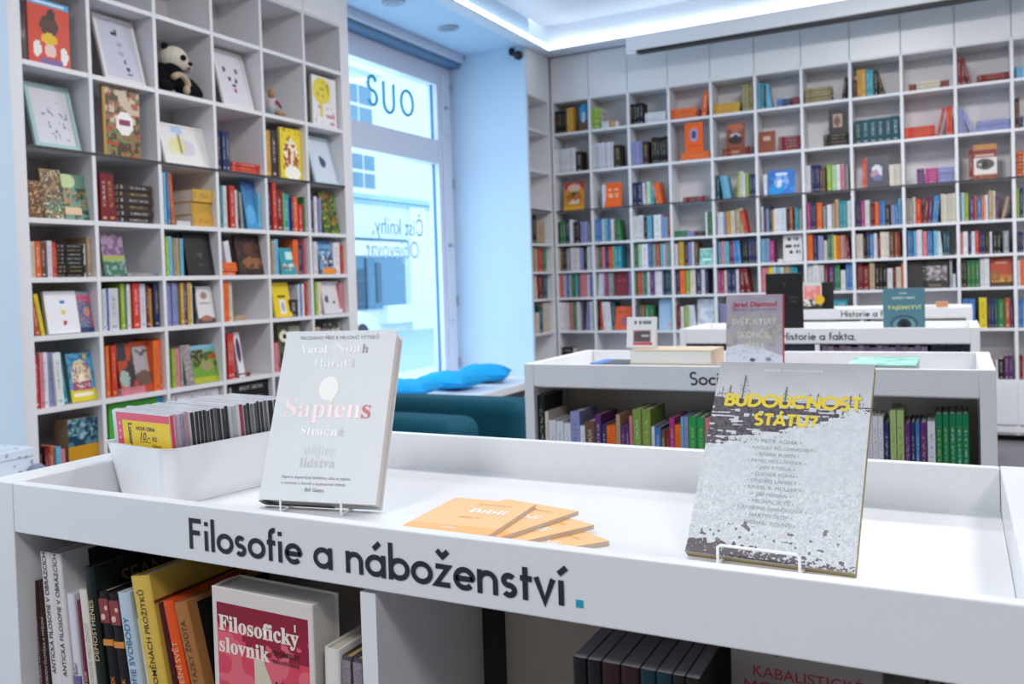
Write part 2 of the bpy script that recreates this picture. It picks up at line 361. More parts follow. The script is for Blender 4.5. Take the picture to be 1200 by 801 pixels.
LB_ = thing('bookcase', 'tall white open bookcase full of children\'s books left of the window', 'bookcase', (-3.39, 0, 0), math.radians(90))
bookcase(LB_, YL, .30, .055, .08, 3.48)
XB = [-3.275+.365*i for i in range(13)]
BB_ = thing('bookcase', 'wide white open bookcase covering the whole rear wall', 'bookcase', (0, 8.75, 0))
bookcase(BB_, XB, .295, .0, .0, 3.48, bk=BACKR)
# narrow return bookcase on the left of the rear wall
NB_ = thing('bookcase', 'narrow white return bookcase between pale blue pillar and rear bookcase', 'bookcase', (-3.29, 0, 0), math.radians(90))
bookcase(NB_, [8.172, 8.70], .28, 0, .025, 3.48, bk=BACKR)
CELLS = """
L2 1 f,gorilla,2788,229,293,0
L2 2 F,frame_sketch,3229,268,343,0
L2 4 F,frame_face,4092,267,348,0
L2 6 f,yellowtree,4943,272,320,0
L3 1 F,frame_mint,2807,256,308,0
L3 2 f,collage,3199,239,352,0
L3 3 F,frame_wide,3615,338,226,0
L3 4 b,n,4014,31,223,0 b,n,4045,31,223,0 b,n,4077,31,223,0 s,r,4128,255,61,0,3
L3 5 b,Y,4446,54,283,0 b,K,4500,56,289,0 f,yellowfolk,4588,220,310,0
L3 6 F,frame_pale,4955,273,321,0
L4 1 f,greenbox,2751,80,165,0 f,darkmix,2836,117,227,0 f,vignette,2940,148,212,0
L4 2 b,R,3158,45,231,3 b,R,3205,54,228,-18 s,K,3269,230,189,0,6
L4 3 b,w,3572,18,269,0 b,c,3592,16,275,0 b,b,3613,21,277,0 b,O,3639,26,267,-15 s,w,3675,109,27,0,2 s,Y,3790,163,200,0,3
L4 4 b,t,4019,16,236,0 b,w,4038,31,238,0 b,k,4073,16,232,0 b,r,4092,45,243,-6 b,w,4137,35,219,6 b,k,4175,17,212,0 b,g,4194,23,213,-15 f,burst,4247,126,287,0 b,c,4352,25,215,0
L4 5 b,n,4457,23,293,0 b,r,4482,36,290,0 b,R,4521,56,246,2 b,l,4584,16,235,0 b,t,4603,55,232,0 b,p,4674,23,212,0 b,o,4700,41,214,0 b,r,4745,42,172,0 b,G,4790,18,224,0
L4 6 b,n,4886,35,251,0 b,w,4921,32,233,0 b,v,4960,25,225,0 f,leafgreen,5021,179,276,0
L5 1 b,k,2731,15,163,0 b,W,2748,24,160,0 b,o,2773,29,163,0 b,u,2804,29,158,0 b,w,2834,26,165,0 b,r,2862,16,159,0 b,R,2879,18,153,0 s,k,2909,138,151,0,8 b,w,3049,12,156,0 b,U,3062,26,190,0
L5 2 f,meadow,3169,141,209,0 s,g,3301,217,20,0,1
L5 3 b,l,3577,21,208,0 b,c,3600,33,205,0 b,g,3638,28,202,0 b,Y,3633,52,202,0 b,c,3688,26,199,0 f,blackcover,3742,211,233,0
L5 4 s,o,4022,113,72,0,3 b,w,4076,44,196,-36 f,brownpic,4160,223,234,0
L5 5 b,U,4461,27,205,0 b,c,4491,36,215,0 f,tealcard,4556,155,162,0 b,o,4687,51,216,0 b,n,4742,38,183,0 b,P,4784,20,223,0
L5 6 b,w,4890,44,206,0 f,bluered,4970,170,215,0 b,w,5121,73,211,0 b,r,5200,28,194,0
L6 1 b,O,2756,28,150,-18 b,y,2785,21,188,-36 f,dots,2826,181,193,0 f,redcollage,3009,79,188,0
L6 2 b,w,3140,21,202,0 b,b,3163,20,205,0 b,w,3184,61,205,0 b,l,3258,25,223,0 b,G,3284,11,219,0 b,w,3297,20,222,0 b,U,3318,18,230,0 b,r,3337,44,228,0 b,n,3382,10,225,0 b,w,3393,39,221,0 b,R,3433,20,213,0 b,Y,3454,23,196,0 b,n,3478,37,224,0
L6 3 b,v,3584,26,226,7 b,v,3610,26,226,7 b,v,3635,26,226,7 b,Y,3666,26,230,-11 b,p,3695,22,225,-11 b,Y,3719,27,225,-9 b,w,3750,23,220,-5 b,k,3775,10,199,0 f,whitecard,3811,132,198,0
L6 4 b,o,4009,49,231,0 b,W,4062,40,225,0 s,U,4116,99,30,0,1
L6 5 f,yellowcard,4479,166,210,0 b,K,4626,78,106,0 b,w,4708,21,197,0 b,b,4731,22,202,0 b,w,4756,22,201,0 b,r,4781,19,211,0
L6 6 b,l,4888,30,214,0 b,W,4920,35,211,0 f,figure,4991,208,210,0 b,P,5172,56,195,0
L7 1 b,r,2740,22,230,3 b,P,2763,22,247,3 b,w,2787,30,249,-7 b,v,2819,30,246,-10 b,w,2851,42,241,-15 b,t,2895,25,241,-35 f,sunflower,2941,147,224,0
L7 2 b,o,3156,25,246,0 b,r,3183,33,248,6 s,P,3238,156,36,0,2 f,robot,3244,229,253,0 b,o,3458,42,254,0 b,o,3501,17,264,0
L7 3 b,l,3585,27,203,0 b,P,3614,38,204,-6 b,g,3655,21,215,5 f,greymap,3698,63,211,0 f,field,3754,199,202,0
L7 4 b,r,4026,34,254,8 b,r,4063,38,252,3 f,purplehead,4125,51,253,0 s,R,4104,125,23,0,2
L7 5 b,P,4445,34,175,0 b,u,4482,28,182,0 f,owl,4537,229,279,0
L7 6 b,U,4880,53,245,0 f,beetle,5034,194,259,0 b,g,4935,61,232,0
L8 1 b,k,2741,14,238,0 b,k,2756,14,238,0 b,R,2772,16,226,0 b,R,2787,16,226,0 b,o,2805,25,225,0 b,c,2832,26,220,0 b,P,2861,30,204,0 f,yellowbag,2912,176,324,0
L8 2 f,greenlid,3158,360,407,0
L8 3 s,w,3574,366,385,0,6
L8 4 s,k,4008,375,389,0,6
B1 0 b,k,-3263,24,217,0 b,k,-3239,24,217,0 b,k,-3215,24,217,0 b,k,-3192,24,217,0 b,k,-3168,24,217,0 b,Y,-3140,30,236,0 b,Y,-3110,30,236,0 f,cyanbrown,-3019,70,271,0
B1 1 s,l,-2898,84,205,0,4 s,w,-2808,75,66,0,2 b,Y,-2725,40,66,0 b,w,-2677,32,53,0
B1 2 b,k,-2533,29,198,0 b,k,-2504,29,198,0 b,k,-2474,29,198,0 b,k,-2445,29,198,0 s,w,-2400,192,94,0,4
B1 3 s,o,-2166,226,93,0,4 b,R,-1937,25,69,0 b,o,-1903,46,220,26
B1 4 s,Y,-1800,221,93,0,4 b,a,-1560,29,237,0 b,a,-1531,29,237,0 b,a,-1503,29,237,0
B1 5 b,c,-1435,26,230,0 b,t,-1407,24,226,0 b,k,-1380,14,210,0 b,c,-1361,42,218,-28 s,b,-1284,53,74,0,4 s,n,-1229,66,66,0,4 s,R,-1161,55,70,0,4
B1 6 s,a,-1063,204,127,0,5 b,k,-785,24,186,23
B1 7 b,K,-697,22,155,0 b,Y,-671,33,227,0 b,Y,-639,33,227,0 b,t,-604,26,220,0 b,t,-586,34,211,0 b,k,-549,29,206,0 b,k,-496,29,198,-50
B1 8 s,R,-305,53,58,0,3 s,W,-250,154,65,0,4 s,R,-92,59,56,0,3
B1 9 b,R,24,26,211,0 b,R,50,26,211,0 b,R,93,26,202,-46 s,R,152,210,62,0,4
B1 10 b,b,395,11,92,0 b,c,408,42,88,0
B2 0 b,w,-3263,28,229,0 b,w,-3235,28,229,0 b,w,-3207,28,229,0 b,w,-3179,28,229,0 b,w,-3150,28,229,0 b,w,-3122,28,229,0 b,w,-3094,28,229,0 b,K,-3062,58,191,0
B2 1 b,w,-2898,28,250,0 b,w,-2870,28,250,0 b,w,-2843,28,250,0 b,w,-2815,28,250,0 b,w,-2787,28,250,0 b,w,-2759,28,250,0 b,w,-2732,28,250,0 b,K,-2696,65,215,0
B2 2 b,v,-2533,25,226,0 b,v,-2508,25,226,0 b,v,-2483,25,226,0 b,v,-2458,25,226,0 b,K,-2429,52,217,0 b,k,-2349,24,242,0 b,k,-2325,24,242,0 b,k,-2300,24,242,0 b,k,-2276,24,242,0 b,k,-2252,24,242,0 b,k,-2227,24,242,0
B2 3 s,o,-2090,250,71,0,3 f,orangedisk,-2050,155,331,0
B2 4 s,R,-1736,240,72,0,3 f,bust,-1703,151,289,0
B2 5 f,browncard,-1437,133,188,0 s,R,-1275,175,124,0,5
B2 6 s,k,-929,184,102,0,4 f,darkportrait,-886,139,302,0
B2 7 b,T,-697,54,196,0 b,T,-643,54,196,0 b,T,-590,54,196,0 b,T,-536,54,196,0 b,T,-482,54,196,0 b,T,-429,54,196,0
B2 8 s,r,-342,209,92,0,5 b,r,-124,16,231,48 b,r,-56,22,227,0 b,r,-34,22,227,0
B2 9 b,v,22,21,204,0 b,v,44,21,204,0 b,v,102,30,192,-64 s,v,143,216,86,0,5
B2 10 b,K,392,27,234,0 s,n,424,21,90,0,4
B3 0 f,redgold,-3198,198,271,0
B3 1 b,w,-2820,30,220,0 f,orangeletters,-2800,160,230,0
B3 2 b,n,-2533,44,216,-9 b,n,-2488,44,216,-9 b,w,-2441,33,210,-13 b,j,-2405,34,212,-7 b,t,-2368,32,208,-7 b,o,-2320,28,203,-33 b,o,-2292,28,203,-33
B3 3 s,R,-2085,199,43,0,2
B3 4 b,T,-1793,29,212,0 b,c,-1733,31,209,-32 b,c,-1702,31,209,-32 b,l,-1621,15,230,15 b,W,-1604,30,225,13 b,w,-1572,22,212,11 b,l,-1545,22,212,11 b,n,-1517,25,199,0 b,n,-1492,25,199,0
B3 5 b,w,-1400,27,183,0 f,bluecard,-1367,210,211,0
B3 6 b,w,-1071,19,227,0 b,w,-1051,19,227,0 b,n,-1027,21,227,0 b,n,-1006,21,227,0 b,n,-985,21,227,0 b,u,-962,19,204,0 b,u,-942,19,204,0 b,l,-907,33,223,0 b,j,-871,31,215,0 b,w,-836,27,217,0 b,P,-807,31,220,0 b,g,-771,24,210,0
B3 7 b,r,-643,20,240,0 f,wolfcard,-625,165,257,0 b,W,-452,27,176,0 b,W,-425,27,176,0 b,W,-399,27,176,0
B3 8 s,p,-263,54,121,0,5 s,m,-207,89,119,0,5 s,v,-116,110,119,0,5
B3 9 b,R,93,20,241,0 s,R,115,152,25,0,2 f,eyecard,113,159,274,0
B3 10 s,O,387,54,191,0,7
B4 0 b,k,-3263,15,214,0 b,G,-3245,28,219,0 b,G,-3216,28,219,0 b,n,-3183,29,232,0 b,w,-3149,34,230,0 b,K,-3105,30,202,0 b,K,-3075,30,202,0 b,v,-3039,35,205,0 b,v,-3004,35,205,0 b,g,-2966,27,194,0
B4 1 b,b,-2895,29,220,0 b,b,-2866,29,220,0 b,w,-2834,29,217,0 b,c,-2801,27,218,0 b,b,-2770,22,213,0 b,w,-2743,28,210,-7 b,G,-2702,30,199,-17 b,G,-2672,30,199,-17
B4 2 b,w,-2533,42,219,0 b,w,-2488,46,224,0 b,k,-2437,26,205,0 b,c,-2406,42,218,0 b,w,-2349,66,221,0 b,v,-2278,24,194,0 b,c,-2251,22,193,0 b,O,-2225,23,222,0
B4 3 s,G,-2156,100,61,0,3 s,v,-2054,62,53,0,2 s,K,-1989,88,48,0,3 b,w,-1892,17,213,0 b,G,-1866,26,214,0
B4 4 b,w,-1791,25,205,0 b,w,-1766,25,205,0 b,v,-1738,20,189,0 b,Y,-1713,28,203,-8 b,W,-1681,40,208,-5 b,U,-1635,37,220,-12 b,j,-1594,22,224,-14 b,r,-1567,34,209,-32
B4 5 b,w,-1427,16,225,0 b,n,-1407,16,217,0 b,v,-1389,22,209,0 b,n,-1364,19,227,0 b,Y,-1342,14,193,0 b,w,-1326,48,202,0 b,w,-1278,48,202,0 b,k,-1220,17,191,0 b,O,-1201,21,212,0 b,k,-1177,16,112,0 b,t,-1159,26,198,0 b,g,-1129,26,177,0
B4 6 b,m,-1066,27,229,0 b,n,-1034,18,236,0 b,n,-1016,18,236,0 b,o,-994,42,229,0 b,g,-946,25,195,0 b,w,-915,36,205,0 b,U,-874,18,215,0 b,U,-852,28,243,0 b,t,-820,25,228,0 b,t,-794,25,228,0 b,w,-765,28,228,0
B4 7 b,n,-699,17,213,0 b,n,-682,17,213,0 b,m,-661,23,216,0 b,w,-634,35,222,0 b,R,-593,15,193,0 b,R,-578,15,193,0 b,o,-560,25,196,0 b,b,-532,22,205,0 b,b,-510,22,205,0 b,K,-486,30,172,0 b,v,-445,29,163,0 b,b,-414,19,173,0 b,c,-393,17,214,0
B4 8 b,g,-342,24,208,0 b,g,-318,24,208,0 b,W,-293,18,217,0 b,r,-274,39,203,0 b,R,-223,27,206,18 b,p,-192,25,207,14 b,b,-164,20,218,22 b,b,-145,20,218,22 b,W,-101,19,225,0 b,W,-82,19,225,0 b,W,-62,19,225,0 b,W,-43,19,225,0 b,W,-23,19,225,0
B4 9 b,t,22,15,227,0 b,w,39,15,226,0 b,l,56,27,224,0 b,p,90,29,192,0 b,o,122,14,196,0 b,b,139,27,177,0 b,o,168,17,192,0 b,w,187,11,196,0 b,w,198,11,196,0 b,U,214,23,228,0 b,W,239,18,226,0 b,p,260,17,185,0 b,U,291,19,176,40
B4 10 b,l,387,12,231,0 b,l,399,12,231,0 b,n,413,23,228,0
B5 0 b,W,-3263,20,227,0 b,u,-3239,24,218,0 b,K,-3212,27,224,0 b,g,-3181,31,214,0 b,w,-3144,31,219,0 b,w,-3113,31,219,0 b,w,-3083,31,219,0 b,v,-3047,28,216,0 b,k,-3016,27,222,0 b,w,-2984,28,228,0 b,w,-2956,28,228,0
B5 1 b,g,-2898,28,208,0 b,u,-2866,29,206,0 b,P,-2833,22,213,0 b,n,-2807,26,203,0 b,r,-2778,33,210,-4 b,y,-2742,16,213,0 b,t,-2720,35,214,-3 b,t,-2685,35,214,-3
B5 2 b,G,-2533,33,220,0 b,j,-2496,28,226,0 b,w,-2465,59,224,0 b,b,-2402,31,229,0 b,g,-2368,34,219,0 b,O,-2328,28,217,0 b,c,-2294,24,215,0 b,w,-2267,16,214,0 b,g,-2245,24,227,0 b,g,-2221,24,227,0
B5 3 b,w,-2163,25,204,0 b,Y,-2130,45,221,-9 b,K,-2078,26,219,-3 b,v,-2048,25,217,-6 b,w,-2020,24,220,-9 b,u,-1987,24,206,0 f,mintcard,-1953,124,149,0
B5 4 b,c,-1787,21,202,0 b,P,-1762,24,207,0 b,c,-1736,38,205,-5 b,R,-1695,29,199,-6 b,b,-1661,32,207,-13 b,b,-1629,32,207,-13 b,k,-1589,22,211,0 b,k,-1567,22,211,0 b,n,-1541,26,221,0 b,n,-1515,26,221,0 b,n,-1488,26,221,0
B5 5 b,c,-1433,18,209,0 b,c,-1416,18,209,0 b,v,-1395,29,207,0 b,m,-1363,32,192,0 s,w,-1302,38,27,0,1 f,lettersblack,-1261,151,230,0
B5 6 b,o,-1065,37,228,0 b,n,-1022,25,219,0 b,v,-989,20,210,0 b,v,-969,20,210,0 b,W,-945,27,168,0 b,G,-915,21,213,0 b,g,-891,21,216,0 b,y,-868,17,204,-5 b,o,-849,27,205,-5 b,U,-818,22,203,-12 b,P,-793,24,206,-14 b,R,-765,20,198,-20
B5 7 b,W,-703,24,206,0 b,W,-678,24,206,0 b,k,-651,18,191,0 b,n,-627,21,216,0 b,b,-603,24,201,0 b,w,-575,25,206,0 b,R,-546,14,185,0 b,W,-527,31,211,0 b,W,-496,31,211,0 b,u,-461,30,212,0 b,O,-424,18,203,0 b,R,-404,17,196,0
B5 8 b,b,-335,19,210,0 b,b,-316,19,210,0 b,c,-292,17,208,0 b,w,-272,19,213,0 b,w,-254,19,213,0 b,P,-230,30,204,0 b,b,-196,16,202,0 b,b,-180,16,202,0 b,c,-155,27,199,-10 b,w,-126,31,198,-16 b,T,-89,20,189,0 b,T,-68,20,189,0
B5 9 b,P,22,17,176,0 b,w,43,30,181,0 b,n,77,17,186,0 b,w,98,23,178,0 b,r,123,23,183,0 b,n,150,18,174,0 b,n,168,18,174,0 b,K,190,21,166,0 b,w,216,15,171,0 b,k,239,24,168,0 b,k,263,24,168,0 b,g,303,35,171,0
B5 10 b,n,394,19,159,0 b,n,413,19,159,0
B6 0 b,o,-3263,16,284,0 b,P,-3244,22,275,0 b,w,-3218,19,274,0 b,b,-3194,24,273,0 b,w,-3167,22,272,0 b,G,-3141,30,271,0 b,c,-3107,23,274,0 b,G,-3080,20,273,0 b,P,-3055,31,275,0 b,P,-3024,31,275,0 b,w,-2988,21,273,0 b,v,-2963,30,272,0
B6 1 b,w,-2890,30,268,16 b,w,-2860,30,268,16 b,m,-2821,29,266,-2 b,g,-2785,55,261,-12 f,marooncard,-2728,132,260,0 b,v,-2587,19,249,0
B6 2 b,G,-2530,23,262,0 b,r,-2504,29,261,0 b,g,-2472,20,255,0 b,G,-2449,24,259,0 b,w,-2420,26,265,-1 b,p,-2389,31,264,-1 b,w,-2354,36,265,0 b,w,-2318,36,265,0 b,n,-2277,19,260,0 b,T,-2254,27,258,0 b,T,-2227,27,258,0
B6 3 b,n,-2158,27,262,0 b,o,-2125,45,268,0 b,l,-2074,33,258,0 b,W,-2038,47,257,-2 b,n,-1982,39,262,-8 b,w,-1938,30,260,-11 b,n,-1905,23,259,0
B6 4 b,m,-1800,25,203,0 b,m,-1775,25,203,0 b,W,-1746,24,208,0 b,n,-1718,33,206,0 b,n,-1684,33,206,0 b,w,-1646,22,211,0 b,R,-1619,46,221,0 b,R,-1560,39,221,-34
B6 5 b,P,-1433,26,223,0 b,P,-1408,26,223,0 b,y,-1379,35,225,0 b,w,-1341,20,220,0 b,c,-1318,33,218,0 b,w,-1283,23,217,0 b,U,-1257,50,220,0 b,t,-1202,24,213,0 b,t,-1178,24,213,0
B6 6 b,w,-1070,41,226,0 b,w,-1029,41,226,0 b,w,-989,41,226,0 b,R,-942,24,216,0 b,p,-914,41,224,0 b,G,-869,20,220,0 b,G,-849,20,220,0 b,w,-822,36,171,0 b,b,-782,23,229,0 b,b,-759,23,229,0
B6 7 b,R,-696,18,219,0 b,R,-678,18,219,0 b,R,-656,42,197,0 b,U,-610,37,221,0 b,k,-568,27,206,0 b,k,-541,27,206,0 b,k,-513,27,206,0 b,w,-482,37,171,0 b,R,-440,18,182,0 b,W,-420,36,181,0 b,o,-381,14,205,0
B6 8 f,blacktall,-343,134,234,0 f,greyetching,-231,170,234,0 b,g,-52,19,223,0 b,w,-31,19,109,0
B6 9 b,K,23,18,219,0 b,K,41,18,219,0 b,G,64,27,216,0 b,G,91,27,216,0 b,G,119,27,216,0 b,w,150,30,225,0 b,w,180,30,225,0 f,sunset,215,143,232,0
B6 10 b,w,390,16,202,0 b,o,408,20,202,0
B7 0 b,w,-3263,30,276,0 b,w,-3233,30,276,0 b,w,-3202,30,276,0 b,P,-3167,33,274,2 b,G,-3131,27,273,-2 b,w,-3100,33,278,-5 b,v,-3011,21,275,22 b,v,-2990,21,275,22 b,w,-2966,30,275,0
B7 1 b,k,-2895,22,273,0 b,r,-2870,26,272,-2 b,w,-2837,38,271,-15 b,w,-2800,38,271,-15 b,T,-2759,28,262,-9 f,orangecard,-2733,158,220,0
B7 2 b,p,-2531,25,233,0 b,G,-2503,25,233,0 b,O,-2475,22,232,0 b,G,-2446,40,231,0 b,G,-2407,40,231,0 f,paleblue,-2326,133,282,0
B7 3 b,R,-2160,30,226,0 b,w,-2127,27,217,0 b,l,-2094,36,217,0 b,w,-2052,32,223,-27 b,w,-2020,32,223,-27 f,silvercard,-1986,157,274,0
B7 4 b,v,-1790,38,231,0 b,v,-1752,38,231,0 b,k,-1711,18,230,0
B7 6 s,t,-930,155,243,0,3
B7 9 b,b,32,40,230,0 b,b,73,40,230,0 b,y,139,50,240,0 b,n,196,19,220,0 b,n,216,19,220,0 b,T,238,20,220,0 b,G,260,42,219,0 b,O,306,33,230,0 b,p,341,14,205,0
B7 10 b,b,387,18,216,0 b,b,406,18,216,0
B8 0 s,k,-3263,122,233,0,4
B8 9 b,r,188,46,186,-17 b,w,239,15,146,-9 b,k,258,34,160,-3 b,p,296,28,189,0 b,p,324,28,189,0
B8 10 b,R,390,13,187,0 b,R,403,13,187,0
N4 0 b,k,8285,97,264,0 b,U,8399,199,221,0
N5 0 b,U,8302,93,216,0 b,r,8403,52,218,0 b,r,8455,52,218,0 b,G,8520,83,219,0
N6 0 b,W,8306,64,272,0 b,R,8382,104,271,-28 b,T,8512,61,274,0 b,T,8574,61,274,0
N7 0 b,W,8289,76,193,0 b,T,8378,99,253,0 b,W,8494,83,280,0 b,W,8576,83,280,0
"""
w2 = struct(bpy.data.objects.new('window_unseen', None)); COL.objects.link(w2)  # unseen side window, put in to let cool daylight reach the tables
MB().box(-3.5, -3.44, -1.6, 1.2, .5, .58).box(-3.5, -3.44, -1.6, 1.2, 3.02, 3.1).box(-3.5, -3.44, -1.6, -1.52, .58, 3.02).box(-3.5, -3.44, 1.12, 1.2, .58, 3.02).box(-3.5, -3.44, -.24, -.16, .58, 3.02).obj('frame', FRAMEW, w2)
MB().box(-3.475, -3.47, -1.52, 1.12, .58, 3.02).obj('window_pane', GLASS, w2)

# ------------------------------------------------------------------ books
CO = dict(w=('#dcdbe2', 'white'), W=('#d9cfbd', 'cream'), k=('#1b1a1d', 'black'), K=('#3a2a28', 'dark brown'), g=('#8a8c8e', 'grey'), G=('#2f7a4c', 'green'),
 l=('#8fb02f', 'lime green'), r=('#cc3427', 'red'), R=('#7c1c24', 'dark red'), o=('#ec6a20', 'orange'), O=('#b5562a', 'rust orange'), y=('#e6d21f', 'yellow'),
 Y=('#d0a235', 'mustard'), b=('#3a78b5', 'blue'), n=('#28305f', 'navy blue'), c=('#6cb4d2', 'light blue'), t=('#1c93a5', 'teal'), T=('#14505c', 'dark teal'),
 p=('#5f2f6d', 'purple'), P=('#d87f8c', 'pink'), m=('#b0347c', 'magenta'), u=('#6e4a36', 'brown'), U=('#b79a7a', 'tan'), v=('#8f93c4', 'lavender'),
 a=('#8a8156', 'olive'), j=('#b8dcb0', 'pale green'), e=('#2b9a52', 'bright green'))
def jit(c, k=.12): 
    f = .92*(1+random.uniform(-k, k)); g = sum(c)/3; return tuple(min(1, (x*.94+g*.06)*f*(1+random.uniform(-.05, .05))) for x in c)
def book_geom(mb, w, h, d, c, a, M=None, lay=False):
    """spine on the xz plane at y=0, w thick, h tall, d deep; lay: book lying flat, w = length, h = thickness"""
    pg = (.80, .76, .68)
    uvo = random.uniform(0, 9)//1
    ub = [(uvo, uvo), (uvo+1, uvo), (uvo+1, uvo+1), (uvo, uvo+1)]
    if not lay:
        e = min(.0025, w*.15)
        mb.box(0, w, 0, .0025, 0, h, 0, c, M, a=a, uvf=ub)
        mb.box(0, e, .0025, d, 0, h, 0, c, M); mb.box(w-e, w, .0025, d, 0, h, 0, c, M)
        mb.box(e, w-e, .0025, d-.003, .002, h-.003, 1, pg, M)
    else:
        e = min(.0025, h*.15)
        mb.box(0, w, 0, .0025, 0, h, 0, c, M, a=a, uvf=[ub[0], ub[3], ub[2], ub[1]])
        mb.box(0, w, .0025, d, 0, e, 0, c, M); mb.box(0, w, .0025, d, h-e, h, 0, c, M)
        mb.box(.002, w-.003, .0025, d-.003, e, h-e, 1, pg, M)
def acc(c):
    return (.02, .02, .03) if sum(c) > .9 else random.choice([(.85, .82, .75), (.9, .9, .9), (.8, .6, .2)])

# flat printed cover pictures: painted per vertex as print colours
def _noise(nx, ny, s, seed):
    r = np.random.RandomState(seed); g = r.rand(int(ny/s)+3, int(nx/s)+3)
    yy, xx = np.mgrid[0:ny, 0:nx]/s; y0 = yy.astype(int); x0 = xx.astype(int); fy = yy-y0; fx = xx-x0
    fy = fy*fy*(3-2*fy); fx = fx*fx*(3-2*fx)
    return (g[y0, x0]*(1-fx)+g[y0, x0+1]*fx)*(1-fy)+(g[y0+1, x0]*(1-fx)+g[y0+1, x0+1]*fx)*fy
def paint(pat, nx, ny):
    img = np.zeros((ny, nx, 3)); img[:] = srgb(pat[0]); V, U = np.mgrid[0:ny, 0:nx]; U = (U+.5)/nx; V = (V+.5)/ny
    for i, l in enumerate(pat[1:]):
        k = l[0]; c = np.array(srgb(l[-1]))
        if k == 'e': m = ((U-l[1])/l[3])**2+((V-l[2])/l[4])**2 < 1
        elif k == 'r': m = (U > l[1]) & (U < l[3]) & (V > l[2]) & (V < l[4])
        elif k == 'n': m = (_noise(nx, ny, l[5], i*7+nx) > l[6]) & (U > l[1]) & (U < l[3]) & (V > l[2]) & (V < l[4])
        elif k == 'g':
            t = np.clip((V-l[1])/(l[2]-l[1]), 0, 1)[..., None]; img = img*(1-t)+c*t; continue
        elif k == 't': m = (_noise(nx, 1, 1.1, i+3)[0][None, :] > .35) & (U > l[1]) & (U < l[3]) & (V > l[2]) & (V < l[4]) & True
        img[m] = c
    return img
def print_mesh(name, w, h, img, y=0):
    ny, nx, _ = img.shape
    xs = np.linspace(0, w, nx+1); zs = np.linspace(0, h, ny+1); X, Z = np.meshgrid(xs, zs)
    V = np.stack([X.ravel(), np.full(X.size, y), Z.ravel()], 1)
    i, j = np.meshgrid(np.arange(nx), np.arange(ny)); a = (j*(nx+1)+i).ravel()
    Fq = np.stack([a, a+1, a+nx+2, a+nx+1], 1)
    me = bpy.data.meshes.new(name); me.vertices.add(len(V)); me.vertices.foreach_set('co', V.ravel())
    me.loops.add(Fq.size); me.loops.foreach_set('vertex_index', Fq.ravel()); me.polygons.add(len(Fq)); me.polygons.foreach_set('loop_start', np.arange(0, Fq.size, 4))
    me.update(calc_edges=True)
    A = me.color_attributes.new('Col', 'FLOAT_COLOR', 'CORNER')
    c = np.ones((len(Fq), 4, 4)); c[:, :, :3] = img.reshape(-1, 1, 3); A.data.foreach_set('color', c.ravel()); me.materials.append(PRINTM); return me
